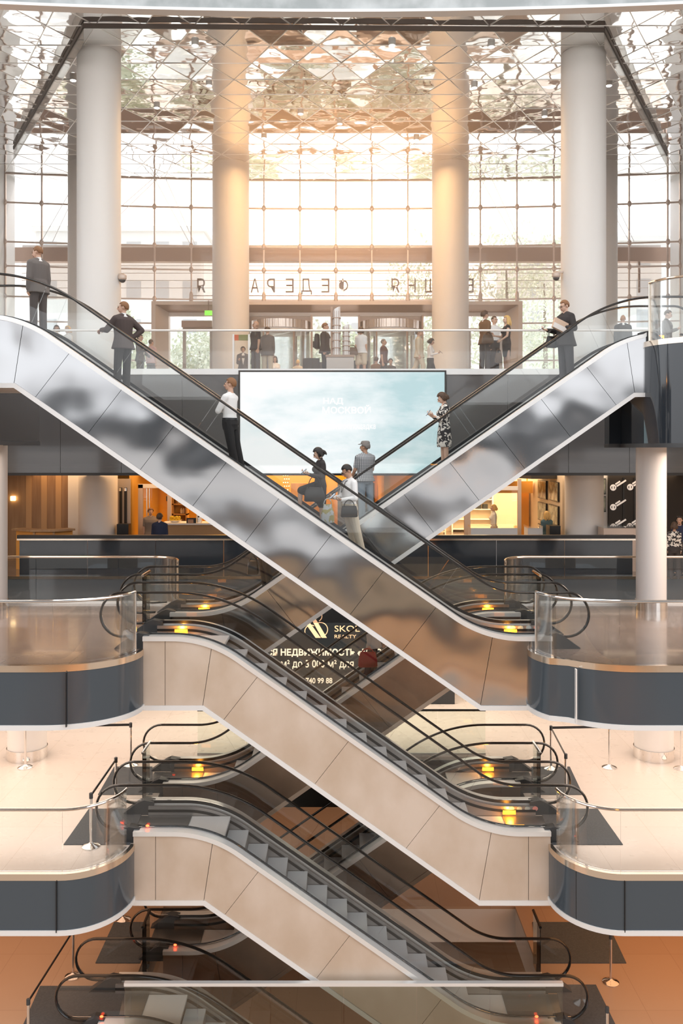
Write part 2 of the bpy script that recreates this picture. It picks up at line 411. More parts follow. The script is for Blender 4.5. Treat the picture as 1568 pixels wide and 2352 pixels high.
slab('floor', 'tan stone floor of the lowest visible level', edge0 + [(14, 33), (-14, 33)], L0, .9, 'stone_tan', 'fascia', [(-14, 15.4), (-4.3, 15.4)])
tag(MB().box((-14, 8, -3.9), (14, 33, -3.7)).build('floor', 'stone_tan'), 'basement floor seen at the foot of the void', 'floor', kind='structure')

# top level: side plates and the deep slab in front of the entrance hall
e3l = [(-14, 15.4), (-7.12, 15.4), (-7.12, 20.6), (-14, 20.6)]
slab('floor', 'upper left landing plate where the silver escalator ends', e3l, L3, 2.15, 'stone_hall', 'panel_grey', e3l, m_trim='dark_grey')
e3r = [(14, 20.9), (6.28, 20.9), (6.28, 20.5), (6.56, 20.5)] + arc(8.0, 19.0, 1.44, 1.3, 180, 270, 12) + [(14, 17.7)]
slab('floor', 'upper right landing plate with curved dark fascia above the round column', e3r, L3, 2.2, 'stone_hall', 'fascia_dark', e3r, m_trim='dark_grey')
hall = MB().box((-16, 25.9, L3 - .3), (16, 41.5, L3)).build('floor', 'stone_hall')
tag(hall, 'stone floor of the entrance hall on the top level', 'floor', kind='structure')
MB().box((-16, 25.84, L3 - .10), (16, 25.93, L3 + .02)).build('edge_rim', 'alu', hall)
xs = [-14, -11.3, -9.9, -8.3, -6.5, -4.7, -3.05, 3.10, 4.9, 6.7, 8.5, 10.3, 14]
for a, b in zip(xs[:-1], xs[1:]):
    MB().box((a + .006, 25.88, 10.36), (b - .006, 25.96, L3 - .1)).build('fascia_panel', 'panel_grey', hall)
MB().box((-14, 25.86, 10.28), (14, 26.0, 10.36)).build('bottom_trim', 'black', hall)
MB().box((-14, 25.97, 10.32), (14, 33, L3 - .3)).build('soffit', 'soffit', hall)
back = MB().box((-14, 25.9, L2 - .25), (14, 41, L2)).build('floor', 'stone_dark')
tag(back, 'dark floor in front of the shops on the middle level', 'floor', kind='structure')
MB().box((-14, 25.85, L2 - 1.1), (14, 25.93, L2 - .06)).build('fascia', 'fascia', back)
MB().box((-14, 25.83, L2 - .06), (14, 25.95, L2 + .02)).build('edge_rim', 'brass_edge', back)
MB().box((-14, 25.95, L2 - 1.1), (14, 33, L2 - .25)).build('soffit', 'soffit', back)

def wall(name, a, b, m, label):
    return tag(MB().box(a, b).build(name, m), label, 'wall', kind='structure')
wall('wall_left', (-15.2, 26, L3), (-14.9, 40, 23.3), 'white_paint', 'white side wall of the entrance hall, on the left')
wall('wall_right', (15.0, 26, L3), (15.3, 40, 23.3), 'white_paint', 'white side wall of the entrance hall, on the right')
wall('wall_left', (-14.2, 14, -3.8), (-14.0, 33, L3), 'cream_wall', 'far left wall of the lower levels')
wall('wall_right', (14.0, 14, -3.8), (14.2, 33, L3), 'cream_wall', 'far right wall of the lower levels')
wall('wall_back', (-14, 33.0, -3.7), (14, 33.2, L2 - .25), 'cream_wall', 'cream back wall of the lower levels')
wall('wall_back', (-14, 41.0, L2), (14, 41.2, L3 - .3), 'cream_wall', 'back wall of the shops')

# round columns
def column(x, y, r, z0, z1, label, ring=0., m='column_paint'):
    c = MB().lathe([(r, z0), (r, z1)], (x, y), 56).build('column', m, smooth=True)
    tag(c, label, 'column', kind='structure')
    if ring:
        MB().lathe([(r + .02, z0), (r + .02, z0 + ring), (r, z0 + ring)], (x, y), 56).build('column_base_ring', 'chrome', c, smooth=True)
    return c
CEIL = 23.28
column(-7.51, 27.15, .665, L3, CEIL, 'tall white column on the left side of the hall, the nearer of its pair')
column(7.49, 27.15, .68, L3, CEIL, 'tall white column on the right side of the hall, the nearer of its pair')
column(-4.76, 37.7, .787, L3, CEIL, 'tall column left of the revolving doors')
column(4.68, 37.7, .787, L3, CEIL, 'tall column right of the revolving doors')
column(-10.95, 37.7, .787, L3, CEIL, 'rear column half hidden behind the white left column')
column(11.05, 37.7, .787, L3, CEIL, 'rear column half hidden behind the white right column')
column(7.31, 20.7, .345, L2, L3 - 2.2, 'slim round column with steel base ring standing on the right dark gallery', ring=.22, m='column_grey')
column(-8.25, 20.7, .345, L2, L3 - 2.1, 'slim round column at the left picture edge on the dark gallery', ring=.22, m='column_grey')
column(-7.6, 21.2, .455, L1, L2 - 1.05, 'white column with steel base ring on the cream floor, left side', ring=.26)
column(7.55, 21.2, .455, L1, L2 - 1.05, 'white column with steel base ring on the cream floor, right side', ring=.26)
column(-8.05, 29.0, .63, L2, 10.32, 'thick white column among the shops, left of the wooden doors')
column(7.83, 28.3, .61, L2, 10.32, 'thick white column between the television wall and the black hoarding')

# mirror ceiling: equilateral metal triangles, each slightly pillowed
def ceiling():
    S = 1.42; H = S * math.sqrt(3) / 2
    rows = range(0, 22); vs, fs = [], []; y_start = 13.0; seams = MB()
    rnd = random.Random(3)
    def tri(a, b, c):
        k = len(vs)
        n = 4
        cen = ((a[0] + b[0] + c[0]) / 3, (a[1] + b[1] + c[1]) / 3)
        dz = rnd.uniform(-.004, .004); sx, sy = rnd.uniform(-.008, .008), rnd.uniform(-.010, .010)
        idx = {}
        for i in range(n + 1):
            for j in range(n + 1 - i):
                u, v = i / n, j / n; w = 1 - u - v
                x = a[0] * u + b[0] * v + c[0] * w; y = a[1] * u + b[1] * v + c[1] * w
                pil = 27 * u * v * w
                idx[i, j] = len(vs)
                vs.append((x, y, CEIL + pil * (.009 + dz) + (sx * (x - cen[0]) + sy * (y - cen[1])) ))
        for i in range(n):
            for j in range(n - i):
                fs.append((idx[i, j], idx[i + 1, j], idx[i, j + 1]))
                if i + j < n - 1: fs.append((idx[i + 1, j], idx[i + 1, j + 1], idx[i, j + 1]))
    for r in rows:
        y0, y1 = y_start + r * H, y_start + (r + 1) * H
        o0, o1 = (0, S / 2) if r % 2 == 0 else (S / 2, 0)
        for k in range(-12, 12):
            a = (k * S + o0, y0); b = ((k + 1) * S + o0, y0); c = (k * S + S / 2 + o0, y1)
            tri(a, b, c)
            d = (c[0] + S, y1)
            tri(b, d, c)
            for p, q in ((a, b), (a, c), (b, c)):
                t = (Vector(q) - Vector(p)).normalized(); nn = Vector((-t.y, t.x)) * .012
                P, Q = Vector(p), Vector(q)
                A, B, C_, D = P - nn, P + nn, Q + nn, Q - nn
                z0, z1 = CEIL - .012, CEIL - .004
                seams.add([(A.x, A.y, z0), (B.x, B.y, z0), (C_.x, C_.y, z0), (D.x, D.y, z0), (A.x, A.y, z1), (B.x, B.y, z1), (C_.x, C_.y, z1), (D.x, D.y, z1)],
                          [(0, 1, 2, 3), (7, 6, 5, 4), (0, 4, 5, 1), (1, 5, 6, 2), (2, 6, 7, 3), (3, 7, 4, 0)])
    mb = MB(); mb.v = vs; mb.f = fs
    o = mb.build('ceiling', 'mirror_tile', smooth=False)
    me = o.data; me.shade_smooth()
    tag(o, 'mirror polished ceiling of triangular metal tiles', 'ceiling', kind='structure')
    seams.build('ceiling_seam', 'seam', o)
    MB().box((-18, 13, CEIL + .12), (18, 40.1, CEIL + .3)).build('ceiling_deck', 'white_paint', o)
    return o
ceil_ob = ceiling()
# smoke screen hanging under the ceiling
smk = empty('smoke_screen', (-7.39, 25.1, CEIL - .5), 'dark framed glass smoke screen hanging below the mirror ceiling, splayed at both sides', 'glass screen')
for a, b in (((-7.39, 25.1), (7.6, 25.35)), ((-7.39, 25.1), (-13.2, 35.3)), ((7.6, 25.35), (13.4, 36.1))):
    MB().strip([a, b], .05, CEIL - .16, CEIL - .03).build('top_rail', 'dark_bar', smk)
    MB().strip([a, b], .012, CEIL - .62, CEIL - .16).build('glass_pane', 'glass', smk)
# curved pale bridge parapet above the picture's top edge
bp_ = [(x, 12.0 - .010 * x * x) for x in [i * .7 - 8.4 for i in range(25)]]
br_ = MB().strip(bp_, .10, 17.06, 18.3).build('beam', 'parapet', smooth=True)
tag(br_, 'pale frosted parapet of the bridge crossing in front of the mirror ceiling', 'beam', kind='structure')
MB().strip(bp_, .16, 17.02, 17.06).build('beam_trim', 'alu_light', br_, smooth=True)

# the opposite side of the atrium, behind the viewer: three gallery slabs with warm ceiling strips
for z0, z1, lb in ((10.3, 13.4, 'deep gallery slab of the opposite side on the upper level'), (5.9, 7.3, 'gallery slab of the opposite side on the middle level'), (2.5, 3.6, 'gallery slab of the opposite side on the cream level'), (18.4, 20.2, 'gallery slab of the opposite side above')):
    tag(MB().box((-16, -14, z0), (16, -6, z1)).build('slab_opposite', 'fascia_dark'), lb, 'slab', kind='structure')
tag(MB().box((-14, -9.8, -1), (14, -9.6, 5.9)).build('wall_opposite', 'cream_wall'), 'warm lit wall of the lower galleries on the opposite side', 'wall', kind='structure')
tag(MB().box((-14, -9.6, -1.2), (14, -6, -1)).build('floor_opposite', 'stone_tan'), 'floor of the lower gallery on the opposite side', 'floor', kind='structure')
for x0, x1, y_, z_, lb in ((-1, 11, -7.2, 2.42, 'warm light strip under the opposite gallery of the cream level'), (4.6, 7.4, -7.0, 10.22, 'warm light strip under the opposite upper gallery'), (-9, -3, -7.2, 5.82, 'warm light strip under the opposite middle gallery')):
    tag(MB().box((x0, y_ - .25, z_), (x1, y_, z_ + .08)).build('light_strip', 'lamp_strip'), lb, 'ceiling light')
# ------------------------------------------------------------------ escalators
DECK = .25                                       # height of the outer deck above the landing floor
class Escalator:
    def __init__(self, label, xu, zu, xl, zl, y0, skin, trim, ext_u=1.24, ext_l=1.24, hr_u=1.66, hr_l=1.56, Rr=2.2, n_steps=13, seam=1.2, soffit='shaded_steel', lights=(1, 1), inner='skirt', rail='rubber'):
        self.d = d = 1 if xl > xu else -1
        self.xu, self.zu, self.zl, self.S = xu, zu + DECK, zl + DECK, abs(xl - xu)
        self.th = th = math.atan2(self.zu - self.zl, self.S); self.tan = math.tan(th)
        self.y0, self.y1, self.n = y0, y0 + 1.6, n_steps
        self.rise = (zu - zl) / n_steps; self.run = self.rise / self.tan
        self.zf = zl
        S = self.S; tl = Rr * math.tan(th / 2)
        P = []
        def seg(a, b, n, k):
            for i in range(n): P.append((a[0] + (b[0] - a[0]) * i / n, a[1] + (b[1] - a[1]) * i / n, *k))
        ns = (math.sin(th), math.cos(th))
        seg((-hr_u, self.zu), (-tl, self.zu), 14, (0, 1))
        for i in range(14):
            a = th * i / 14; P.append((-tl + Rr * math.sin(a), self.zu - Rr + Rr * math.cos(a), math.sin(a), math.cos(a)))
        p0 = (-tl + Rr * math.sin(th), self.zu - Rr + Rr * math.cos(th)); p1 = (S + tl - Rr * math.sin(th), self.zl + Rr - Rr * math.cos(th))
        seg(p0, p1, 40, ns)
        for i in range(14):
            a = th * (1 - i / 14); P.append((S + tl - Rr * math.sin(a), self.zl + Rr - Rr * math.cos(a), math.sin(a), math.cos(a)))
        seg((S + tl, self.zl), (S + hr_l, self.zl), 14, (0, 1))
        P.append((S + hr_l, self.zl, 0, 1))
        self.P = P
        self.root = empty('escalator', (xu + d * S / 2, y0 + .8, zl), label, 'escalator', 'escalators crossing the atrium')
        rt = self.root
        cut = [p for p in P if -ext_u <= p[0] <= S + ext_l]
        cut = [(-ext_u, self.zu, 0, 1)] + cut + [(S + ext_l, self.zl, 0, 1)]
        X = lambda s: xu + d * s
        def rib(pts, t0, t1, ya, yb):
            return [[(X(s + nx * t0), ya, z + nz * t0), (X(s + nx * t0), yb, z + nz * t0), (X(s + nx * t1), yb, z + nz * t1), (X(s + nx * t1), ya, z + nz * t1)] for s, z, nx, nz in pts]
        # cladding panels of both sides, cut by seams square to the slope
        ku, kl = (-.114, self.zu - 1.37), (S - .114, self.zl - 1.37)
        thick = 1.45 * math.cos(th)
        inc = [p for p in P if abs(p[2] - ns[0]) < 1e-6]
        tops = [(-ext_u, None)]
        bounds = [((-ext_u, self.zu), (-ext_u, self.zu - 1.37))]
        if ext_u > 1.0: bounds.append(((-ext_u + .42, self.zu), (-ext_u + .42, self.zu - 1.37)))
        cu = min(P, key=lambda p: abs(p[0] - .02) + (0 if p[2] > 0 else 9))
        bounds.append(((cu[0], cu[1]), ku))
        s = .95
        while s < S - .75:
            z = self.zu - self.tan * s
            bounds.append(((s, z), (s - ns[0] * thick, z - ns[1] * thick))); s += seam * math.cos(th)
        clw = min(P, key=lambda p: abs(p[0] - (S + .12)) + (0 if p[2] > 0 else 9))
        bounds.append(((clw[0], clw[1]), kl))
        if ext_l > 1.0: bounds.append(((S + ext_l - .42, self.zl), (S + ext_l - .42, self.zl - 1.37)))
        bounds.append(((S + ext_l, self.zl), (S + ext_l, self.zl - 1.37)))
        for side, (ya, yb) in enumerate(((y0, y0 + .03), (self.y1 - .03, self.y1))):
            for (ta, ba), (tb, bb) in zip(bounds[:-1], bounds[1:]):
                g = .005
                poly = [(X(ta[0] + g), ta[1] - .05)] + [(X(p[0]), p[1] - .05) for p in P if ta[0] + .02 < p[0] < tb[0] - .02] + [(X(tb[0] - g), tb[1] - .05), (X(bb[0] - g), bb[1] + .05), (X(ba[0] + g), ba[1] + .05)]
                MB().prism_y(poly, ya, yb).build('cladding_panel', skin, rt)
        # bottom trim, underside, inner darkness behind the seams
        bot = [(-ext_u, self.zu - 1.37), ku, kl, (S + ext_l, self.zl - 1.37)]
        off = [(0, 0), (.02, 0), (.02, 0), (0, 0)]
        for ya, yb in ((y0 - .02, y0 + .05), (self.y1 - .05, self.y1 + .02)):
            MB().sweep([[(X(a), ya, b - .02), (X(a), yb, b - .02), (X(a + o[0]), yb, b + .07), (X(a + o[0]), ya, b + .07)] for (a, b), o in zip(bot, off)]).build('bottom_trim', trim, rt)
        MB().sweep([[(X(a), y0 + .05, b), (X(a), self.y1 - .05, b), (X(a), self.y1 - .05, b + .04), (X(a), y0 + .05, b + .04)] for a, b in bot]).build('underside_panel', soffit, rt)
        top = [(p[0], p[1] - .5) for p in cut]
        core = [(X(a), b) for a, b in top] + [(X(a), b + .05) for a, b in reversed(bot)]
        MB().prism_y(core, y0 + .035, self.y1 - .035).build('truss_core', 'dark_grey', rt)
        # decks, skirts
        for ya, yb, nm in ((y0 - .03, y0 + .20, 'outer_deck'), (self.y1 - .20, self.y1 + .03, 'outer_deck')):
            MB().sweep(rib(cut, -.085, 0, ya, yb)).build(nm, 'alu', rt, smooth=True)
        for ya, yb in ((y0 + .20, y0 + .215), (self.y1 - .215, self.y1 - .20)):
            MB().sweep(rib(cut, -.03, .03, ya, yb)).build('deck_seal', 'black', rt)
        for ya, yb in ((y0 + .215, y0 + .31), (self.y1 - .31, self.y1 - .215)):
            MB().sweep(rib(cut, -.50, -.06, ya, yb)).build('skirt_panel', inner, rt, smooth=True)
        for ya, yb in ((y0 + .305, y0 + .325), (self.y1 - .325, self.y1 - .305)):
            MB().sweep(rib(cut, -.17, -.12, ya, yb)).build('skirt_brush', 'black', rt, smooth=True)
        # glass, handrails, newels
        for near, yc in ((1, y0 + .17), (0, self.y1 - .17)):
            full = list(P); panes = []; accum = 0; start = 0
            for i in range(1, len(full)):
                accum += math.hypot(full[i][0] - full[i - 1][0], full[i][1] - full[i - 1][1])
                if accum > 1.75 and len(full) - i > 10:
                    panes.append(full[start:i + 1]); start = i; accum = 0
            panes.append(full[start:])
            for q, pp in enumerate(panes):
                mb = MB()
                a = [(p[0] + p[2] * .02, p[1] + p[3] * .02) for p in pp]; b = [(p[0] + p[2] * .765, p[1] + p[3] * .765) for p in pp]
                if q < len(panes) - 1:
                    e = .008; a[-1] = (a[-1][0] - e * ns[1], a[-1][1] + e * ns[0] * 0); b[-1] = (b[-1][0] - e, b[-1][1])
                c_ = .39
                if q == 0: b = [(-hr_u + c_ * math.cos(R(t)), self.zu + c_ + c_ * math.sin(R(t)) * .96) for t in range(255, 100, -15)] + b
                if q == len(panes) - 1: b = b + [(S + hr_l + c_ * math.cos(R(t)), self.zl + c_ + c_ * math.sin(R(t)) * .96) for t in range(75, -90, -15)]
                mb.prism_y([(X(s_), z_) for s_, z_ in a] + [(X(s_), z_) for s_, z_ in reversed(b)], yc - .005, yc + .005)
                mb.build('glass_pane', 'glass', rt)
            rr = .42
            hp = []
            for t in range(270, 89, -12): hp.append((-hr_u + rr * math.cos(R(t)), self.zu + .80 - rr + rr * math.sin(R(t))))
            hp = [(-hr_u + .34, hp[0][1] + .02)] + hp
            hp += [(p[0] + p[2] * .80, p[1] + p[3] * .80) for p in P]
            e = [(S + hr_l + rr * math.cos(R(t)), self.zl + .80 - rr + rr * math.sin(R(t))) for t in range(90, -91, -12)]
            hp += e + [(S + hr_l - .34, e[-1][1] + .02)]
            MB().tube([(X(s_), yc, z_) for s_, z_ in hp], .040, 10, up=(0, 1, 0), flat=.62).build('handrail', rail, rt, smooth=True)
            for sgn, s_e, zz in ((-1, -ext_u, self.zu), (1, S + ext_l, self.zl)):
                g = lambda k: X(s_e + sgn * k)
                poly = [(g(-.10), zz + .015), (g(.10), zz + .05), (g(.22), zz + .0), (g(.56), zz - .24), (g(.50), zz - .27), (g(-.10), zz - .27)]
                MB().prism_y(poly, yc - .10, yc + .10).build('handrail_inlet', 'dark_grey', rt)
        # landing plates and comb, steps
        ya, yb = y0 + .325, self.y1 - .325
        for sa, sb, zz in ((-ext_u - .45, -.55, zu), (S + .55, S + ext_l + .45, zl)):
            MB().box((X(sa), ya, zz - .05), (X(sb), yb, zz + .012)).build('landing_plate', 'comb', rt)
        for sa, sb, zz in ((-.55, self.run / 2 + .03, zu), (S - self.run / 2, S + .55, zl)):
            mb = MB().box((X(sa), ya, zz - .06), (X(sb), yb, zz))
            mb.build('comb_plate', 'tread', rt)
        for k in range(1, n_steps):
            sc_ = S - k * self.run; zz = zl + k * self.rise
            st = MB().box((X(sc_ - self.run / 2), ya, zz - .05), (X(sc_ + self.run / 2), yb, zz)).build('step', 'tread', rt)
            MB().box((X(sc_ + self.run / 2 - .035), ya, zz - self.rise), (X(sc_ + self.run / 2 - .005), yb, zz - .05)).build('riser', 'riser', st)
        # amber running lights in the skirts at the combs
        for on, s_e, zz in ((lights[0], -.75, self.zu), (lights[1], S + .70, self.zl)):
            if on:
                MB().box((X(s_e - .13), self.y1 - .335, zz - .21), (X(s_e + .13), self.y1 - .309, zz - .13)).build('running_light', 'amber_light', rt)
                MB().box((X(s_e - .11), y0 + .318, zz - .10), (X(s_e + .11), y0 + .345, zz - .02)).build('running_light', 'amber_light', rt)
                l_ = bpy.data.lights.new('running_light_glow', 'POINT'); l_.energy = 7; l_.color = (1, .36, .03); l_.shadow_soft_size = .05
                lo = bpy.data.objects.new('running_light_glow', l_); col.objects.link(lo); lo.location = (X(s_e), self.y1 - .42, zz - .12)
    def tread(self, x):
        s = (x - self.xu) * self.d
        k = max(0, min(self.n, round((self.S - s) / self.run)))
        return self.zf + k * self.rise
YA, YB = 16.5, 18.9
EA = Escalator('silver escalator in front, rising from the right gallery up to the upper left corner', -6.05, L3, 2.725, L2, YA, 'silver', 'alu_light', n_steps=22, soffit='alu_light', ext_u=1.05, seam=1.2)
EB = Escalator('silver escalator crossing behind, rising from the left gallery to the upper right', 6.21, L3 - .03, -2.46, L2, YB, 'silver', 'alu_light', n_steps=22, ext_u=.36, hr_u=1.5, hr_l=1.93, soffit='alu_light')
EC = Escalator('beige tinted steel escalator descending from the left dark gallery to the cream floor', -2.50, L2, 2.70, L1, YA, 'beige', 'alu_light', seam=2.1)
ED = Escalator('brown shaded steel escalator in the middle, rising from the cream floor to the right gallery', 2.62, L2, -2.61, L1, YB, 'shaded_steel', 'beige', seam=1.6, inner='shaded_steel')
EE = Escalator('beige tinted steel escalator descending from the cream floor on the left to the lowest level', -2.48, L1, 2.70, L0, YA, 'beige', 'alu_light', seam=2.1, ext_u=1.44, hr_u=1.76, ext_l=1.44, lights=(0, 0))
EF = Escalator('brown shaded steel escalator at the bottom, rising from the lowest level to the cream floor', 2.62, L1, -2.61, L0, YB, 'shaded_steel', 'shaded_steel', seam=1.6, inner='shaded_steel', lights=(1, 0))
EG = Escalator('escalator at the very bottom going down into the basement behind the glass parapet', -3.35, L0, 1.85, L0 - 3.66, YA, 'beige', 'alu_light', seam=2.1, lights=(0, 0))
# red stop buttons on the lower newels
for e_, s_, z_ in ((EF, EF.S + 1.0, L0), (EE, EE.S + 1.0, L0), (EG, -1.2, L0), (EE, -1.2, L1)):
    X_ = e_.xu + e_.d * s_
    MB().ball((X_, e_.y0 + .13, z_ + DECK + .05), (.035, .02, .022)).build('stop_button', 'red_light', e_.root)
# round blue and red safety stickers on the skirts of the right landings
for e_, mats_ in ((EA, 3), (EC, 3)):
    for k in range(mats_ + 1):
        x_ = e_.xu + e_.S + .75 + k * .16; z_ = e_.zl - .10
        nm = 'sticker_red' if k == mats_ else 'sticker_blue'
        MB().prism_y([(x_ + .055 * math.cos(a * math.pi / 8), z_ + .045 * math.sin(a * math.pi / 8)) for a in range(16)], e_.y1 - .318, e_.y1 - .308).build('safety_sticker', nm, e_.root)

# ------------------------------------------------------------------ glass balustrades
def balustrade(label, pts, z, h=1.12, pane=1.5, rail='chrome', r=.028, posts=(), shoe=True, glass='glass', close=True, gm='glass balustrades', rail_box=False, gap=0.0):
    P = [Vector((p[0], p[1])) for p in pts]
    t = empty('glass_balustrade', (P[0].x, P[0].y, z), label, 'balustrade')
    Lc = [0]
    for a, b in zip(P[:-1], P[1:]): Lc.append(Lc[-1] + (b - a).length)
    def at(l):
        for i in range(len(P) - 1):
            if l <= Lc[i + 1] + 1e-9:
                return P[i] + (P[i + 1] - P[i]) * ((l - Lc[i]) / max(1e-9, Lc[i + 1] - Lc[i]))
        return P[-1]
    n = max(1, round(Lc[-1] / pane))
    for k in range(n):
        l0, l1 = Lc[-1] * k / n + .006, Lc[-1] * (k + 1) / n - .006
        q = [at(l0)] + [P[i] for i in range(len(P)) if l0 + .02 < Lc[i] < l1 - .02] + [at(l1)]
        MB().strip(q, .014, z + gap, z + h - .01).build('glass_pane', glass, t, smooth=True)
    if rail_box:
        MB().strip(pts, .09, z + h - .01, z + h + .05).build('handrail', rail, t, smooth=True)
    else:
        MB().tube([(p.x, p.y, z + h) for p in P], r, 10, up=(0, 0, 1)).build('handrail', rail, t, smooth=True)
    if shoe:
        MB().strip(pts, .05, z, z + .06).build('base_channel', 'alu', t, smooth=True)
    for (x, y) in posts:
        MB().lathe([(.028, z), (.028, z + h)], (x, y), 12).build('post', rail, t, smooth=True)
    return t
def inset(pts, dx, dy): return [(x + dx, y + dy) for x, y in pts]
bl2 = [(-13.5, 15.33), (-9, 15.33), (-5.6, 15.33)] + arc(-5.2, 16.46, 1.36, 1.13, -90, -6, 14)
balustrade('glass balustrade with polished rail along the curved front edge of the left dark gallery', bl2, L2 + .015, 1.10, 1.7, posts=(bl2[-1],), shoe=False)
bl2r = [(-x - .22 if x > -5.3 else -x, y) for x, y in bl2]
balustrade('glass balustrade with polished rail along the curved front edge of the right dark gallery', bl2r, L2 + .015, 1.10, 1.7, posts=(bl2r[-1],), shoe=False)
bk2 = [(-3.86, 20.66)] + arc(-4.6, 20.6, .74, .82, 8, 90, 8) + [(-7, 21.42), (-13.5, 21.42)]
balustrade('glass balustrade on the far edge of the left dark gallery, curving at its right end', bk2, L2, 1.14, 1.9, rail='brass_edge', posts=(bk2[0],))
balustrade('glass balustrade on the far edge of the right dark gallery, behind the slim column', mir(bk2), L2, 1.14, 1.9, rail='brass_edge', posts=((3.86, 20.66),))
bl1 = [(-13.5, 15.44), (-9, 15.44), (-5.0, 15.44)] + arc(-4.95, 16.5, .94, 1.06, -90, -6, 14)
balustrade('glass balustrade with steel rail around the left corner of the cream floor', bl1, L1 + .015, 1.08, 1.4, rail='chrome', shoe=False)
balustrade('glass balustrade with steel rail around the right corner of the cream floor', mir(bl1), L1 + .015, 1.08, 1.4, rail='chrome', shoe=False)
balustrade('glass balustrade with dark rail behind the escalators on the cream floor', [(-3.5, 21.3), (3.5, 21.3)], L1, 1.10, 1.15, rail='rubber', glass='glass_green')
for sx, w_ in ((-1, 'left'), (1, 'right')):
    balustrade('narrow glass divider with steel rail between the two %s escalator landings on the cream floor' % w_, [(sx * 4.12, 18.16), (sx * 4.12, 18.84)], L1, 1.15, 1.0, rail='chrome', r=.03, glass='glass_green', shoe=False)
    balustrade('narrow glass divider between the two %s escalator landings on the dark gallery level' % w_, [(sx * 4.12, 18.16), (sx * 4.12, 18.84)], L2, 1.15, 1.0, rail='chrome', r=.03, glass='glass_green', shoe=False)
    balustrade('narrow glass divider between the two %s escalator landings on the lowest level' % w_, [(sx * 4.12, 18.16), (sx * 4.12, 18.84)], L0, 1.15, 1.0, rail='rubber', r=.03, glass='glass_green', shoe=False)
balustrade('low glass parapet with flat steel rail across the bottom of the picture', [(-4.05, 16.36), (4.13, 16.36)], L0, 1.07, 1.26, rail='alu', glass='glass_green', rail_box=True)
balustrade('long glass balustrade with pale rail at the edge of the entrance hall', [(-9.4, 25.98), (9.4, 25.98)], L3 + .02, 1.20, 1.75, rail='alu_light', r=.034)
e3 = [(6.62, 20.45), (6.62, 18.84)] + arc(8.0, 18.82, 1.38, 1.05, 180, 270, 12) + [(13.5, 17.77)]
balustrade('curved glass balustrade with copper toned rail on the upper right landing plate', e3[1:], L3 + .02, 1.25, 1.5, rail='brass_edge', posts=(e3[1],), shoe=False)
# dark glass parapet with thick black rail in front of the shops
t = empty('parapet', (0, 26.0, L2), 'long dark glass parapet with thick black handrail in front of the shops', 'parapet')
xs = [-9.55 + 2.02 * k for k in range(10)]
for a, b in zip(xs[:-1], xs[1:]):
    MB().box((a + .008, 25.98, L2), (b - .008, 26.01, L2 + 1.14)).build('glass_panel', 'fascia_dark', t)
MB().box((-9.6, 25.93, L2 + 1.12), (8.7, 26.12, L2 + 1.22)).build('handrail', 'black', t)
MB().box((-9.6, 25.92, L2 + 1.07), (8.7, 25.98, L2 + 1.12)).build('lower_rail', 'brass_edge', t)

# queue posts with belts
def stanchion(p, z, label, group):
    t = empty('queue_post', (p[0], p[1], z), label, 'queue post', group)
    MB().lathe([(.17, z), (.17, z + .012), (.13, z + .035), (.05, z + .06), (.03, z + .08)], p, 24).build('base', 'chrome', t, smooth=True)
    MB().lathe([(.028, z + .06), (.028, z + .94)], p, 14).build('post', 'chrome', t, smooth=True)
    MB().lathe([(.036, z + .90), (.036, z + 1.0), (.02, z + 1.01)], p, 14).build('belt_head', 'dark_grey', t, smooth=True)
    return t
def belt(a, b, z, label):
    A_, B_ = Vector(a), Vector(b); dd_ = (B_ - A_).normalized() * .035; a, b = tuple(A_ + dd_), tuple(B_ - dd_)
    mb = MB().strip([a, ((a[0] + b[0]) / 2, (a[1] + b[1]) / 2), b], .012, z + .93, z + .985)
    tag(mb.build('barrier_belt', 'black'), label, 'barrier belt', 'black barrier belts between queue posts')
def fl(x, y, z): d = (CH - z) * F / (y - HZ); return ((x - CX) * d / F, d)
q1 = [fl(58, 1763, L1), fl(300, 1758, L1), fl(266, 1850, L1), fl(209, 1944, L1)]
for p, lb in zip(q1, ('steel queue post in front of the white column at the left', 'steel queue post at the right end of the long left belt', 'steel queue post beside the far left grey mat', 'steel queue post standing by the near left grey mat')):
    stanchion(p, L1, lb, 'queue posts on the cream floor')
belt((-9.5, q1[0][1]), q1[0], L1, 'black belt leaving the left column post to the picture edge')
belt(q1[0], q1[1], L1, 'long black belt in front of the white column at the left')
belt(q1[2], q1[3], L1, 'short black belt slanting beside the left grey mats')
q2 = [fl(1265, 1766, L1), fl(1399, 1763, L1), fl(1564, 1766, L1), fl(1299, 1840, L1)]
for p, lb in zip(q2, ('steel queue post at the left end of the right belt line', 'steel queue post in the middle of the cream floor, right side', 'steel queue post at the right picture edge below the column', 'steel queue post beside the right escalator loops')):
    stanchion(p, L1, lb, 'queue posts on the cream floor')
belt(q2[0], q2[1], L1, 'black belt left of the middle post on the right')
belt(q2[1], q2[2], L1, 'black belt running to the right picture edge below the gallery')
belt(q2[0], q2[3], L1, 'short black belt slanting down to the right escalator loops')
q3 = [fl(168, 2242, L0), fl(283, 2112, L0), fl(65, 2420, L0), fl(1402, 2256, L0), fl(1394, 2440, L0)]
for p, lb in zip(q3, ('queue post on the tan floor behind the lowest left handrail', 'queue post whose base shows under the left grey fascia', 'queue post at the lower left picture edge', 'queue post standing on the tan floor at right', 'queue post at the lower right picture edge')):
    stanchion(p, L0, lb, 'queue posts on the tan floor')
belt(q3[0], q3[2], L0, 'black belt slanting down at the lower left picture edge')
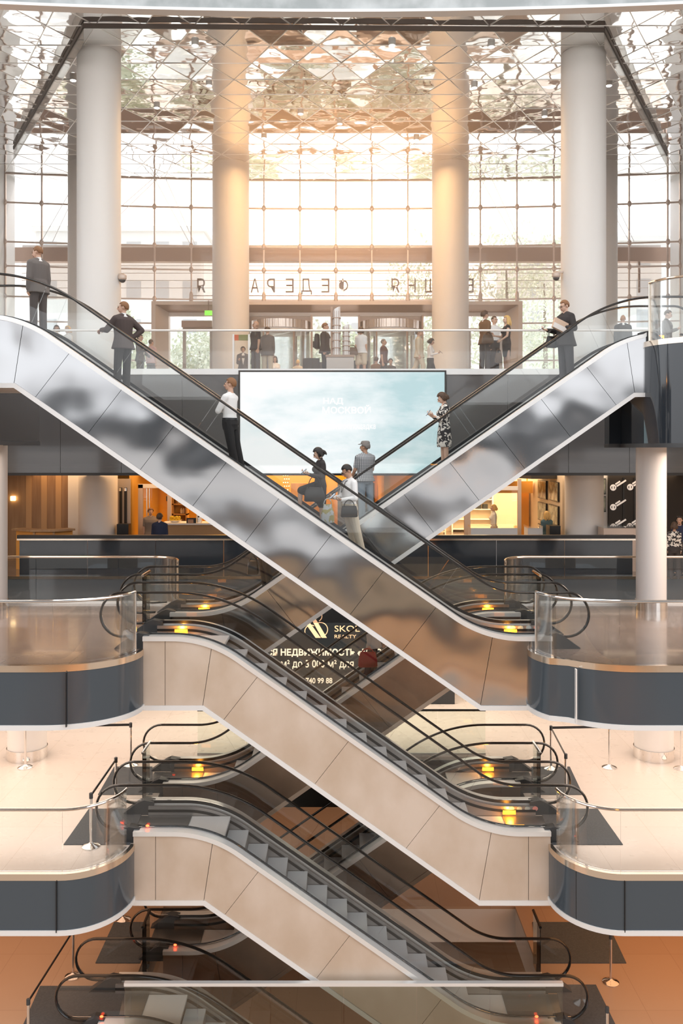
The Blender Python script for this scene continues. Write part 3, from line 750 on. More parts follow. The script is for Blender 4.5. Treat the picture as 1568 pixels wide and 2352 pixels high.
# grey entrance mats
def floor_mat(cs, z, label):
    tag(MB().prism_z([fl(x, y, z) for x, y in cs], z + .002, z + .016).build('floor_mat', 'mat_grey'), label, 'mat', 'grey mats at the escalator landings')
floor_mat([(146, 1941), (298, 1941), (330, 1859), (204, 1859)], L1, 'grey mat at the near left escalator landing on the cream floor')
floor_mat([(225, 1826), (350, 1826), (350, 1762), (262, 1762)], L1, 'grey mat at the far left escalator landing on the cream floor')
floor_mat([(1268, 1941), (1430, 1941), (1372, 1859), (1240, 1859)], L1, 'grey mat at the near right escalator landing on the cream floor')
floor_mat([(1220, 1826), (1338, 1826), (1308, 1762), (1220, 1762)], L1, 'grey mat at the far right escalator landing on the cream floor')
floor_mat([(219, 2213), (322, 2213), (335, 2119), (262, 2119)], L0, 'grey mat at the far left landing of the tan floor')
floor_mat([(1236, 2213), (1438, 2213), (1394, 2119), (1222, 2119)], L0, 'grey mat at the far right landing of the tan floor')
floor_mat([(40, 2385), (262, 2385), (288, 2266), (92, 2266)], L0, 'grey mat at the near left corner of the tan floor')
floor_mat([(1300, 2385), (1428, 2385), (1368, 2263), (1275, 2263)], L0, 'grey mat at the near right corner of the tan floor')
# ------------------------------------------------------------------ entrance facade, portal, revolving doors, exterior
def yf(x): return 39.9 - .0049 * x * x
def zp(y, d=39.9): return CH - (y - HZ) * d / F
vx = [(771 + 83.3 * k - CX) * 39.5 / F for k in range(-9, 10)]
vx = [-14.88] + vx[1:] + [14.98]
fac = empty('window_1', (0, 39.9, L3), 'glazed entrance facade with slim mullions at the end of the hall', 'window', kind='structure')
rows_z = [zp(415), zp(480), zp(568), zp(622), zp(690)]
for k, x in enumerate(vx):
    inside = -8.4 < x < 8.0
    zb = zp(692) if inside else L3
    m_ = MB().box((x - .028, yf(x) - .05, zb), (x + .028, yf(x) + .05, CEIL))
    for z in rows_z[1:]:
        if z > zb: m_.ball((x, yf(x) - .06, z), (.10, .06, .14), 10, 6)
    if inside: m_.ball((x, yf(x) - .06, zb + .2), (.09, .06, .22), 10, 6)
    m_.build('mullion', 'mullion', fac)
for a, b in zip(vx[:-1], vx[1:]):
    inside = -8.6 < a and b < 8.2
    zb = zp(692) if inside else L3
    MB().strip([(a + .03, yf(a)), (b - .03, yf(b))], .012, zb, CEIL).build('pane', 'facade_glass', fac)
    zz = [z for z in rows_z if z > zb] + ([] if inside else [zp(745), zp(830)])
    t_ = MB()
    for z in zz: t_.strip([(a + .03, yf(a)), (b - .03, yf(b))], .06, z - .035, z + .035)
    t_.build('transom', 'mullion', fac)
rods = MB()
for a, b, s in ((vx[2], vx[4], 1), (vx[4], vx[5], -1), (vx[12], vx[13], 1), (vx[13], vx[14], -1), (vx[16], vx[17], -1), (vx[1], vx[2], 1)):
    for o in (0, .5):
        z0, z1 = zp(568), zp(415)
        rods.tube([(a + o, yf(a) - .12, z0 if s > 0 else z1), (b + o * .4, yf(b) - .12, z1 if s > 0 else z0)], .012, 5)
rods.build('tension_rod', 'alu_light', fac)
# canopy outside with louvres and the dark band over the doors
can = empty('canopy', (0, 41.2, zp(600)), 'brown entrance canopy band outside the glass, with pale louvres under it', 'canopy')
MB().box((-16.2, 41.0, zp(600, 41)), (16.2, 41.4, zp(568, 41))).build('fascia_band', 'portal', can)
MB().box((-15, 41.12, zp(688, 41.2)), (15, 41.14, zp(602, 41.2))).build('frosted_panel', 'frosted', can)
for k in range(4):
    z = zp(611 + 17 * k, 41.2)
    MB().box((-15, 41.10, z - .008), (15, 41.16, z + .008)).build('louvre', 'louvre', can)
for x in (-16.2, 15.9): MB().box((x, 41.2, L3 - .1), (x + .3, 41.5, zp(568, 41))).build('post', 'portal', can)
for x in (-14, -5.1, 5.0, 14): MB().box((x - .04, 41.2, zp(670, 41)), (x + .04, 41.3, zp(600, 41))).build('hanger', 'portal', can)
MB().box((-15, 41.2, zp(568, 41)), (15, 44.5, zp(568, 41) + .15)).build('canopy_roof', 'white_paint', can)
sign = empty('sign_lettering', (0, 41.04, zp(672, 41.04)), 'brown Cyrillic lettering on the entrance glass, read from behind', 'sign')
for ch, cx_ in zip('БАШНЯФЕДЕРАЦИЯ', (1078, 1035, 988, 945, 908, 787, 747, 704, 665, 622, 585, 545, 503, 462)):
    w = .50 if ch in 'ФДШ' else .38
    x = (cx_ - CX) * 41.04 / F
    lettering('letter', ch, 'letter_brown', (x + w / 2, 41.04, zp(672, 41.04) - (.1 if ch in 'ДЦ' else 0)), sign, width=w, height=.66 + (.1 if ch in 'ДЦ' else 0), ext=.02, mirror=True)
MB().box((-7, 41.03, zp(672, 41.04) - .16), (6.4, 41.12, zp(672, 41.04) - .12)).build('carrier_bar', 'louvre', sign)
# portal frame
por = empty('door_portal', (0, 38.6, L3), 'wide brown portal frame around the revolving doors', 'portal', kind='structure')
xl_, xr_ = -8.35, 7.95
zt = zp(694, 38.8); zi = zp(714, 38.8)
MB().prism_y([(xl_, L3), (xl_, zt), (xr_, zt), (xr_, L3), (xr_ - .18, L3), (xr_ - .18, zt - .16), (xl_ + .18, zt - .16), (xl_ + .18, L3)], 38.5, 39.8).build('outer_frame', 'portal_light', por)
MB().sweep([[(xl_ + .18, 38.52, L3), (xl_ + .62, 39.2, L3), (xl_ + .62, 39.6, L3), (xl_ + .18, 39.6, L3)], [(xl_ + .18, 38.52, zt - .16), (xl_ + .62, 39.2, zi), (xl_ + .62, 39.6, zi), (xl_ + .18, 39.6, zt - .16)]]).build('left_jamb', 'portal_light', por)
MB().sweep([[(xr_ - .18, 38.52, L3), (xr_ - .62, 39.2, L3), (xr_ - .62, 39.6, L3), (xr_ - .18, 39.6, L3)], [(xr_ - .18, 38.52, zt - .16), (xr_ - .62, 39.2, zi), (xr_ - .62, 39.6, zi), (xr_ - .18, 39.6, zt - .16)]]).build('right_jamb', 'portal_light', por)
MB().sweep([[(xl_ + .18, 38.52, zt - .16), (xl_ + .62, 39.2, zi), (xl_ + .62, 39.6, zi), (xl_ + .18, 39.6, zt - .16)], [(xr_ - .18, 38.52, zt - .16), (xr_ - .62, 39.2, zi), (xr_ - .62, 39.6, zi), (xr_ - .18, 39.6, zt - .16)]]).build('head_panel', 'portal', por)
MB().box((xl_ + .62, 39.25, zi - .16), (xr_ - .62, 39.45, zi)).build('head_rail', 'portal_light', por)
for a, b in ((xl_ + .62, -4.2), (-1.28, .78), (3.6, xr_ - .62)):
    MB().box((a, 39.33, L3), (b, 39.345, zi - .16)).build('side_glass', 'facade_glass', por)
def revolving(cx_, label):
    t = empty('revolving_door', (cx_, 39.2, L3), label, 'revolving door', 'revolving doors of the entrance')
    r = 1.36; zc = zp(757, 38.9); zh = zp(738, 38.9)
    for x in (cx_ - 1.45, cx_ + 1.37):
        MB().box((x, 38.9, L3), (x + .08, 39.5, zi - .16)).build('post', 'portal', t)
    MB().box((cx_ - 1.37, 39.3, zh), (cx_ + 1.37, 39.36, zi - .17)).build('transom_panel', 'portal', t)
    MB().lathe([(r, zc), (r, zh)], (cx_, 39.3), 40).build('drum_canopy', 'drum_steel', t, smooth=True)
    MB().lathe([(r - .05, zc - .10), (r - .05, zc - .005)], (cx_, 39.3), 40).build('light_ring', 'white_paint', t, smooth=True)
    for a0, a1 in ((120, 240), (-60, 60)):
        MB().strip(arc(cx_, 39.3, r - .04, r - .04, a0, a1, 14), .012, L3, zc - .1).build('drum_glass', 'glass', t, smooth=True)
        for a in (a0, a1):
            p = (cx_ + (r - .04) * math.cos(R(a)), 39.3 + (r - .04) * math.sin(R(a)))
            MB().lathe([(.035, L3), (.035, zc - .1)], p, 8).build('jamb_post', 'portal', t)
    for a in (35, 125, 215, 305):
        e = Vector((math.cos(R(a)), math.sin(R(a)))) * (r - .12)
        wg = MB().strip([(cx_, 39.3), (cx_ + e.x, 39.3 + e.y)], .03, L3 + .06, zc - .14).build('door_wing', 'glass', t)
        MB().strip([(cx_ + e.x * .95, 39.3 + e.y * .95), (cx_ + e.x, 39.3 + e.y)], .05, L3 + .03, zc - .12).build('wing_stile', 'portal', wg)
        MB().strip([(cx_, 39.3), (cx_ + e.x, 39.3 + e.y)], .045, L3 + .03, L3 + .14).build('wing_rail', 'portal', wg)
    return t
revolving(-2.74, 'revolving door with steel drum on the left of the tower model')
revolving(2.19, 'revolving door with steel drum on the right of the tower model')
def swing_door(x0, x1, label, box):
    t = empty('door_1' if x0 < 0 else 'door_2', ((x0 + x1) / 2, 39.3, L3), label, 'door', kind='structure')
    zt_ = zp(760, 39.2)
    for a, b in ((x0, x0 + .14), (x1 - .14, x1)):
        MB().box((a, 39.2, L3), (b, 39.32, zt_)).build('door_stile', 'door_grey', t)
    MB().box((x0, 39.2, zt_), (x1, 39.32, zt_ + .12)).build('door_head', 'portal_light', t)
    MB().box((x0 + .14, 39.2, L3), (x1 - .14, 39.32, L3 + .22)).build('door_rail', 'door_grey', t)
    MB().box((x0 + .14, 39.25, L3 + .22), (x1 - .14, 39.262, zt_)).build('door_glass', 'facade_glass', t)
    if box: MB().box((x0, 38.9, zt_ + .13), (x1, 39.3, zt_ + .42)).build('air_curtain', 'portal', t)
swing_door(-7.1, -5.75, 'glazed swing door left of the left revolving door', True)
swing_door(5.65, 7.2, 'glazed swing door right of the right revolving door', False)
ex = empty('exit_sign', ((478 - CX) * 38 / F, 38.4, zp(719, 38.4)), 'small green exit sign hanging beside the left entrance column', 'exit sign')
p = px(470, 724, 38.4)
MB().box((p.x, 38.38, p.z), (p.x + .32, 38.44, p.z + .2)).build('sign_box', 'exit_green', ex)
lettering('lettering', 'ВЫХОД', 'sign_dark', (p.x + .02, 38.37, p.z + .11), ex, width=.28, height=.06, ext=.003)
lettering('lettering', 'EXIT', 'sign_dark', (p.x + .05, 38.37, p.z + .02), ex, width=.22, height=.06, ext=.003)
MB().box((p.x + .15, 38.40, p.z + .2), (p.x + .17, 38.53, zt + .02)).build('hanger', 'portal', ex)

# tower model on its pedestal
tm = empty('tower_model', px(782, 852, 27.5) * 1.0, 'white scale model of two glass towers on a pale pedestal', 'architectural model')
tm.location.z = L3
Ym = 27.5
def mbox(x0, x1, y0_, y1_, m, nm, ya=27.25, yb=27.75):
    a, b = px(x0, y1_, Ym), px(x1, y0_, Ym)
    return MB().box((a.x, ya, a.z), (b.x, yb, b.z)).build(nm, m, tm)
pd = mbox(750, 812, 822, 897, 'pedestal', 'pedestal', 27.1, 27.9)
a = px(750, 897, Ym); tm_base = a.z
MB().box((px(750, 0, Ym).x, 27.1, L3), (px(812, 0, Ym).x, 27.9, tm_base + .01)).build('pedestal_foot', 'pedestal', tm)
mbox(748, 814, 818, 823, 'model_brown', 'pedestal_top', 27.07, 27.93)
def ptower(x0, x1, yt, yt2, nm, r_):
    c = px((x0 + x1) / 2, 818, Ym); w = (x1 - x0) / 2 * Ym / F
    z1 = px(0, yt, Ym).z; z2 = px(0, yt2, Ym).z
    secs = []
    for z, k in ((c.z + .01, 1.0), (c.z + (z1 - c.z) * .5, .99), (z1, .90)):
        secs.append([(c.x - w * k, Ym - .05, z), (c.x - w * .5 * k, Ym - .22, z), (c.x + w * .5 * k, Ym - .22, z), (c.x + w * k, Ym - .05, z), (c.x + w * .3, Ym + .2, z), (c.x - w * .3, Ym + .2, z)])
    secs[-1] = [(x, y, z + (z2 - z1) * (.5 + .5 * (x - c.x) / w)) for x, y, z in secs[-1]]
    t_ = MB().sweep(secs).build(nm, 'model_white', tm)
    for k in range(1, 6):
        z = c.z + (z1 - c.z) * k / 6
        MB().box((c.x - w - .005, Ym - .225, z - .012), (c.x + w + .005, Ym + .0, z + .012)).build('floor_band', 'model_brown', t_)
    for k in (-.5, 0, .5):
        MB().box((c.x + w * k - .006, Ym - .228, c.z), (c.x + w * k + .006, Ym - .21, z1 - .02)).build('facade_line', 'model_brown', t_)
ptower(763, 782, 715, 704, 'tall_tower', 0); ptower(786, 803, 752, 745, 'short_tower', 0)
mbox(759, 764, 706, 818, 'model_brown', 'spire', Ym - .1, Ym + .1)

# directory totem in front of the left entrance column
tt = empty('directory_totem', px(553, 850, 33.5), 'slim glass totem with an orange and green header by the left entrance column', 'totem')
tt.location.z = L3
a, b = px(534, 0, 33.5).x, px(574, 0, 33.5).x
MB().box((a, 33.45, L3), (a + .07, 33.55, zp(768, 33.5))).build('side_post', 'alu', tt)
MB().box((b - .07, 33.45, L3), (b, 33.55, zp(768, 33.5))).build('side_post', 'alu', tt)
MB().box((a + .07, 33.47, zp(782, 33.5)), ((a + b) / 2 - .1, 33.53, zp(769, 33.5))).build('header_panel', 'totem_orange', tt)
MB().box(((a + b) / 2 - .1, 33.47, zp(782, 33.5)), (b - .07, 33.53, zp(769, 33.5))).build('header_panel', 'totem_green', tt)
MB().box((a + .07, 33.49, L3 + .2), (b - .07, 33.502, zp(783, 33.5))).build('glass_panel', 'glass', tt)

# dome cameras on the columns
for x, y, lb in ((1277, 638, 'white dome camera on the left flank of the right front column'), (281, 643, 'small brown dome camera at the right flank of the left front column')):
    c = px(x, y, 27.0)
    t = empty('dome_camera', c, lb, 'security camera')
    MB().lathe([(.10, c.z), (.13, c.z + .04), (.13, c.z + .14), (.05, c.z + .2)], (c.x, c.y), 20).build('housing', 'portal_light', t, smooth=True)
    MB().ball((c.x, c.y, c.z), (.10, .10, .09), 16, 10).build('dome', 'dark_grey', t, smooth=True)
    sx = 1 if x > CX else -1
    MB().box((c.x, c.y - .03, c.z + .15), (c.x + (.20 if sx > 0 else -.10), c.y + .03, c.z + .2)).build('arm', 'portal_light', t)

# ceiling spotlights
for i, (x, y) in enumerate(((168, 185), (480, 197), (1089, 202), (1398, 197), (606, 318), (956, 322), (448, 105), (900, 105), (1128, 108), (690, 262), (780, 285), (1250, 268), (360, 248))):
    d = (CEIL - .1 - CH) * F / (HZ - y); c = px(x, y, d)
    t = empty('ceiling_spotlight', c, 'lit ceiling spotlight, number %d' % i, 'spotlight', 'spotlights in the mirror ceiling')
    t['label'] = ['lit spotlight beside the top of the left front column', 'lit spotlight left of the left entrance column', 'lit spotlight right of the right entrance column',
                  'lit spotlight beside the top of the right front column', 'lit spotlight above the left revolving door, deep in the hall', 'lit spotlight above the right revolving door, deep in the hall',
                  'lit spotlight between the two left columns, near the smoke screen', 'lit spotlight left of the right entrance column, near the smoke screen', 'lit spotlight between the two right columns, near the smoke screen',
                  'lit spotlight left of the ceiling centre', 'lit spotlight at the ceiling centre', 'lit spotlight just left of the right front column', 'lit spotlight just right of the left front column'][i]
    MB().lathe([(.11, c.z), (.11, c.z + .16)], (c.x, c.y), 16).build('housing', 'alu_light', t, smooth=True)
    MB().lathe([(.085, c.z - .012), (.085, c.z - .002)], (c.x, c.y), 16).build('lamp', 'lamp_white', t)

# outside: forecourt, trees, pale buildings
sun = bpy.data.lights.new('sun', 'SUN'); sun.energy = 3.2; sun.angle = R(2); sun.color = (1.0, .93, .84)
so = bpy.data.objects.new('sun', sun); col.objects.link(so); so.rotation_euler = Vector((-.15, -.5, -.86)).to_track_quat('-Z', 'Y').to_euler()
tag(MB().box((-60, 41.6, L3 - .4), (60, 160, L3 - .1)).build('ground', 'forecourt'), 'pale paved forecourt outside the entrance', 'ground', kind='structure')
def tree(x, y, h, rx, label, seed):
    rnd = random.Random(seed)
    t = empty('tree', (x, y, L3 - .1), label, 'tree', 'trees outside the entrance')
    MB().tube([(x, y, L3 - .1), (x + .1, y, L3 + h * .35), (x, y, L3 + h * .75)], [.20, .15, .05], 8).build('trunk', 'bark', t, smooth=True)
    mb = MB()
    for k in range(2600):
        while True:
            u = Vector((rnd.uniform(-1, 1), rnd.uniform(-1, 1), rnd.uniform(-1, 1)))
            if .35 < u.length < 1: break
        lump = 1 + .22 * math.sin(u.x * 5 + seed) * math.cos(u.z * 6 + seed * 2)
        c = Vector((x + u.x * rx * lump, y + u.y * rx * lump * .8, L3 + h * .58 + u.z * h * .46 * lump))
        a = Vector((rnd.gauss(0, 1), rnd.gauss(0, 1), rnd.gauss(0, 1))).normalized(); b = a.orthogonal().normalized()
        s = rnd.uniform(.10, .20)
        mb.add([c - a * s, c - b * s * .6, c + a * s, c + b * s * .6], [(0, 1, 2, 3)])
    mb.build('foliage', 'leaf' if seed % 2 else 'leaf_pale', t)
for i, (x, y, h, rx, lb) in enumerate(((-12.6, 48, 5.2, 2.6, 'pale green tree outside, seen behind the man in the grey suit'), (-8.6, 53, 5.0, 2.3, 'pale tree outside between the left columns'),
        (-5.6, 57.5, 4.6, 2.0, 'bushy tree outside the left swing door'), (-2.6, 48.5, 5.0, 2.2, 'tree outside behind the left revolving door'), (.3, 53, 4.8, 1.8, 'tree outside behind the tower model'),
        (3.2, 48.5, 5.2, 2.2, 'tree outside behind the right revolving door'), (6.6, 57.5, 5.6, 2.3, 'tree outside behind the three standing people'), (9.4, 50, 10.5, 3.2, 'tall tree outside right of the portal'),
        (13.4, 58, 11.5, 3.6, 'tall broad tree outside at the far right of the facade'), (17.2, 66, 10.5, 3.4, 'tall tree outside beyond the right edge of the facade'), (5.6, 64, 12.5, 2.4, 'slender tall tree far outside behind the right entrance column'))):
    tree(x, y, h, rx, lb, i + 1)
def building(x0, x1, y, h, label, nx, nz):
    t = empty('building', ((x0 + x1) / 2, y, L3 - .1), label, 'building')
    MB().box((x0, y, L3 - .1), (x1, y + 12, L3 + h)).build('block', 'pale_building', t)
    MB().box((x0 - .3, y - .3, L3 + h), (x1 + .3, y + 12.3, L3 + h + .5)).build('roof_edge', 'pale_building', t)
    for i in range(nx):
        for k in range(nz):
            x = x0 + (i + .5) * (x1 - x0) / nx; z = L3 + (k + .5) * h / nz
            MB().box((x - .7, y - .05, z - .9), (x + .7, y + .02, z + .9)).build('window', 'pale_window', t)
building(-30, -13.5, 86, 19, 'pale office block far outside at the left', 6, 5)
building(-11, 3, 95, 12.5, 'low pale building far outside behind the left columns', 5, 3)
building(18, 44, 90, 19, 'pale tall building far outside at the right', 7, 6)

# warm haze of the backlit hall
hz_m = bpy.data.materials.new('hall_haze'); hz_m.use_nodes = True
n_ = hz_m.node_tree.nodes; n_.clear(); o_ = n_.new('ShaderNodeOutputMaterial'); v_ = n_.new('ShaderNodeVolumeScatter')
v_.inputs['Color'].default_value = (1.0, .88, .79, 1); v_.inputs['Density'].default_value = .021; v_.inputs['Anisotropy'].default_value = .55
hz_m.node_tree.links.new(v_.outputs[0], o_.inputs['Volume']); MATS['hall_haze'] = hz_m
tag(MB().box((-14.6, 21.2, 10.6), (14.6, 38.4, 23.1)).build('haze', 'hall_haze'), 'warm backlit haze filling the entrance hall', 'haze', kind='stuff')
# ------------------------------------------------------------------ big screen and advertising board
def cloud_screen():
    m = bpy.data.materials.new('screen_picture'); m.use_nodes = True
    nt = m.node_tree; n = nt.nodes; b = n['Principled BSDF']
    tc = n.new('ShaderNodeTexCoord'); mp = n.new('ShaderNodeMapping'); mp.inputs['Scale'].default_value = (.38, 1, 1.1)
    t = n.new('ShaderNodeTexNoise'); t.inputs['Scale'].default_value = .9; t.inputs['Detail'].default_value = 7; t.inputs['Roughness'].default_value = .62
    rp = n.new('ShaderNodeValToRGB'); e = rp.color_ramp.elements
    e[0].position = .36; e[0].color = (1.0, 1.0, 1.0, 1); e[1].position = .70; e[1].color = (.48, .68, .71, 1)
    x = e.new(.47); x.color = (.88, .94, .95, 1)
    sx = n.new('ShaderNodeSeparateXYZ'); ma = n.new('ShaderNodeMath'); ma.operation = 'MULTIPLY_ADD'; ma.inputs[1].default_value = .05; 
    nt.links.new(tc.outputs['Object'], mp.inputs[0]); nt.links.new(mp.outputs[0], t.inputs['Vector']); nt.links.new(tc.outputs['Object'], sx.inputs[0])
    nt.links.new(sx.outputs['X'], ma.inputs[0]); nt.links.new(t.outputs[0], ma.inputs[2]); nt.links.new(ma.outputs[0], rp.inputs[0])
    b.inputs['Base Color'].default_value = (.02, .02, .02, 1); b.inputs['Roughness'].default_value = .3
    nt.links.new(rp.outputs[0], b.inputs['Emission Color']); b.inputs['Emission Strength'].default_value = .60
    MATS['screen_picture'] = m
cloud_screen()
a, b = px(552, 1087, 25.8), px(1020, 855, 25.8)
led = empty('video_wall', ((a.x + b.x) / 2, 25.8, a.z), 'huge bright video wall showing clouds, on the front of the entrance hall slab', 'screen')
MB().box((a.x, 25.74, a.z), (b.x, 25.80, b.z)).build('display', 'screen_picture', led)
fr = MB()
for q in (((a.x - .05, 25.72, a.z - .05), (a.x, 25.86, b.z + .05)), ((b.x, 25.72, a.z - .05), (b.x + .05, 25.86, b.z + .05)), ((a.x, 25.72, a.z - .05), (b.x, 25.86, a.z)), ((a.x, 25.72, b.z), (b.x, 25.86, b.z + .05))): fr.box(*q)
fr.build('frame', 'black', led)
def led_text(s, x0, x1, y0_, y1_, bold=.02):
    p, q = px(x0, y1_, 25.73), px(x1, y0_, 25.73)
    lettering('lettering', s, 'screen_text', (p.x, 25.735, p.z), led, width=q.x - p.x, height=q.z - p.z, ext=.004, bold=bold)
led_text('НАД', 742, 788, 914, 930, .02); led_text('МОСКВОЙ', 740, 851, 930, 950, .02); led_text('высокая event-площадка', 704, 862, 975, 988, .006)

ad = empty('advertising_board', (0, 25.6, L1), 'dark advertising board with gold lettering, framed by the crossing escalators', 'advertising board')
MB().box((-3.3, 25.55, L1 + .01), (3.3, 25.62, 6.42)).build('panel', 'ad_dark', ad)
MB().box((-3.3, 25.62, L1 + .01), (3.3, 25.70, 6.42)).build('back_frame', 'black', ad)
def ad_text(s, x0, x1, y0_, y1_, m='gold_text', bold=0.):
    p, q = px(x0, y1_, 25.54), px(x1, y0_, 25.54)
    lettering('lettering', s, m, (p.x, 25.545, p.z), ad, width=q.x - p.x, height=q.z - p.z, ext=.004, bold=bold)
ad_text('SKOL', 768, 826, 1437, 1451); ad_text('REALTY', 768, 818, 1458, 1466)
ad_text('ВСЯ НЕДВИЖИМОСТЬ «МОС', 600, 876, 1490, 1509, 'pale_text', .03)
ad_text('м² до 3 000 м² для', 645, 812, 1516, 1537, 'pale_text', .008); ad_text('740 99 88', 702, 763, 1557, 1570, 'pale_text', .02)
em = MB()
for dx in (0, 14):
    p0, p1 = px(702 + dx, 1433 if dx == 0 else 1424, 25.54), px(734 + dx, 1465, 25.54)
    em.prism_y([(p0.x, p0.z), (p0.x + .07, p0.z + .1), (p1.x + .03, p1.z), (p1.x - .12, p1.z)], 25.535, 25.548)
em.build('emblem_bar', 'gold_text', ad)
e2 = MB()
for (cx_, cy_2, rr, a0, a1) in ((726, 1415, 13, -60, 120), (736, 1446, 16, -90, 120), (714, 1450, 14, 60, 270)):
    c = px(cx_, cy_2, 25.54)
    e2.tube([(c.x + rr / 78. * math.cos(R(t)), 25.54, c.z + rr / 78. * math.sin(R(t))) for t in range(a0, a1 + 1, 12)], .012, 6)
e2.build('emblem_ring', 'gold_text', ad)

# ------------------------------------------------------------------ shops on the middle level
def bx(x0, x1, y0_, y1_, d, dep, nm, m, parent=None):
    """A box seen between two columns and two rows of the photograph, at distance d and depth dep."""
    a, b = px(x0, y1_, d), px(x1, y0_, d)
    return MB().box((a.x, d, a.z), (b.x, d + dep, b.z)).build(nm, m, parent)
def structure(o, label): return tag(o, label, 'wall', kind='structure')
ww = MB().box((px(-60, 0, 29.6).x, 29.6, L2), (px(156, 0, 29.6).x, 29.8, 10.32)).build('wall_shop', 'wood'); structure(ww, 'brown wood panelled wall at the left end of the shops')
for x in (60, 95, 128):
    MB().box((px(x, 0, 29.6).x, 29.58, L2), (px(x + 13, 0, 29.6).x, 29.61, 10.32)).build('wood_strip', 'wood_light', ww)
structure(MB().box((px(156, 0, 29.55).x, 29.55, L2), (px(200, 0, 29.55).x, 29.75, 10.32)).build('wall_shop', 'white_paint'), 'narrow white wall between the wood panelling and the thick column')
structure(MB().box((px(298, 0, 36).x - 3.2, 36.0, L2), (px(1010, 0, 36).x, 36.2, 10.32)).build('wall_shop', 'orange_wall'), 'orange lit back wall of the cafe')
structure(MB().box((px(300, 0, 29.6).x - .12, 29.9, L2), (px(300, 0, 29.6).x - .02, 36, 10.32)).build('wall_shop', 'orange_wall'), 'orange side wall of the cafe next to the narrow doors')
structure(MB().box((px(880, 0, 30).x, 29.5, L2), (px(880, 0, 30).x + .2, 36, 10.32)).build('wall_shop', 'orange_wall'), 'orange partition between the cafe and the electronics store')
structure(MB().box((2, 40.2, L2), (9, 40.4, 10.32)).build('wall_shop', 'cream_wall'), 'cream back wall of the electronics store')
tag(MB().box((-14, 26.1, 10.345), (14, 41, 10.40)).build('ceiling_shop', 'soffit'), 'pale ceiling above the shops', 'ceiling', kind='structure')
# narrow double door with handles
dd = empty('door_3', px(284, 1225, 29.6), 'narrow grey double door with tall dark glass, right of the thick left column', 'door', kind='structure'); dd.location.z = L2
bx(268, 299, 1100, 1285, 29.62, .08, 'door_frame', 'door_grey', dd)
for x in (274, 285): bx(x, x + 6, 1120, 1270, 29.59, .03, 'glass_light', 'black', dd)
for x in (273, 285): bx(x, x + 5, 1121, 1128, 29.55, .04, 'door_handle', 'chrome', dd)
# exit light, reception desk, bin
bx(24, 34, 1140, 1150, 29.5, .08, 'wall_lamp', 'lamp_warm'); tag(col.objects['wall_lamp'], 'small lit lamp on the wood panelled wall at far left', 'lamp')
dk = empty('reception_desk', (px(100, 0, 28).x, 28, L2), 'low curved reception desk with orange lit front at the far left', 'desk')
pts = [(px(x, 0, d).x, d) for x, d in ((40, 27.6), (80, 27.2), (125, 27.2), (165, 27.6))]
MB().strip(pts, .10, L2, L2 + 1.22).build('front_panel', 'desk_orange', dk); MB().strip(pts, .45, L2 + 1.22, L2 + 1.28).build('desk_top', 'wood', dk)
for k in (1, 2): MB().box((pts[k][0] - .03, pts[k][1] - .08, L2), (pts[k][0] + .03, pts[k][1] + .02, L2 + 1.2)).build('pilaster', 'wood_light', dk)
bn = bx(268, 295, 1204, 1297, 28.6, .35, 'waste_bin', 'black'); tag(bn, 'black square bin in front of the narrow double door', 'bin')
# cafe: frame, shelves, counter, goods
cf = empty('glass_partition', (px(330, 0, 30.2).x, 30.2, L2), 'pale framed glass partition with tall door pulls at the cafe entrance', 'partition')
bx(317, 328, 1113, 1290, 30.2, .1, 'upright', 'portal_light', cf); bx(384, 393, 1130, 1290, 30.2, .1, 'upright', 'portal_light', cf)
bx(317, 394, 1112, 1121, 30.2, .1, 'header', 'white_paint', cf); bx(328, 384, 1121, 1290, 30.24, .012, 'glass_pane', 'glass', cf)
for x in (336, 342): bx(x, x + 2, 1122, 1185, 30.15, .04, 'door_pull', 'brass_edge', cf)
sh = empty('shelf_unit', (px(412, 0, 34).x, 34, L2), 'yellow lit shelf unit with jars behind the cafe counter', 'shelf')
for x in (394, 426): bx(x, x + 4, 1090, 1260, 34, .4, 'side_panel', 'wood_light', sh)
for y in (1110, 1157, 1180, 1205, 1240): bx(394, 430, y, y + 3, 34, .4, 'shelf', 'wood_light', sh)
bx(394, 430, 1090, 1260, 34.4, .03, 'back_panel', 'orange_wall', sh)
for i, (x, y) in enumerate([(403 + 5 * k, 1157) for k in range(5)] + [(402 + 4 * k, 1205) for k in range(5)] + [(414, 1180), (420, 1180)]):
    q = px(x, y, 34.0); q.z += .004
    tag(MB().lathe([(.045, q.z + .0), (.05, q.z + .03), (.05, q.z + .15), (.03, q.z + .17), (.03, q.z + .2)], (q.x, 34.2), 10).build('jar', 'jar_white' if i % 3 else 'jar_brown', smooth=True), 'small jar on the yellow cafe shelf unit', 'jar', 'jars on the cafe shelf')
ct = empty('cafe_counter', (px(440, 0, 29).x, 29, L2), 'glossy cafe counter under the silver escalator', 'counter')
bx(372, 530, 1206, 1290, 29, .7, 'counter_front', 'wood_light', ct); bx(368, 534, 1202, 1206, 28.9, .9, 'counter_top', 'white_paint', ct)
bx(478, 525, 1196, 1202, 29.1, .5, 'display_glass', 'glass', ct)
fb = empty('flower_bowl', px(402, 1202, 29.3), 'heap of yellow flowers on the cafe counter', 'flowers')
rnd = random.Random(5); mb = MB()
for k in range(40):
    q = px(402 + rnd.uniform(-11, 11), 1195 - rnd.uniform(0, 8), 29.3 + rnd.uniform(-.12, .12)); mb.ball(q, .035, 6, 4)
mb.build('blossom', 'flower_yellow', fb); q = px(402, 1202, 29.3); q.z = px(0, 1202, 28.9).z + .002
MB().lathe([(.10, q.z), (.20, q.z + .06), (.19, q.z + .065), (.09, q.z + .02)], (q.x, 29.3), 20).build('bowl', 'white_paint', fb)
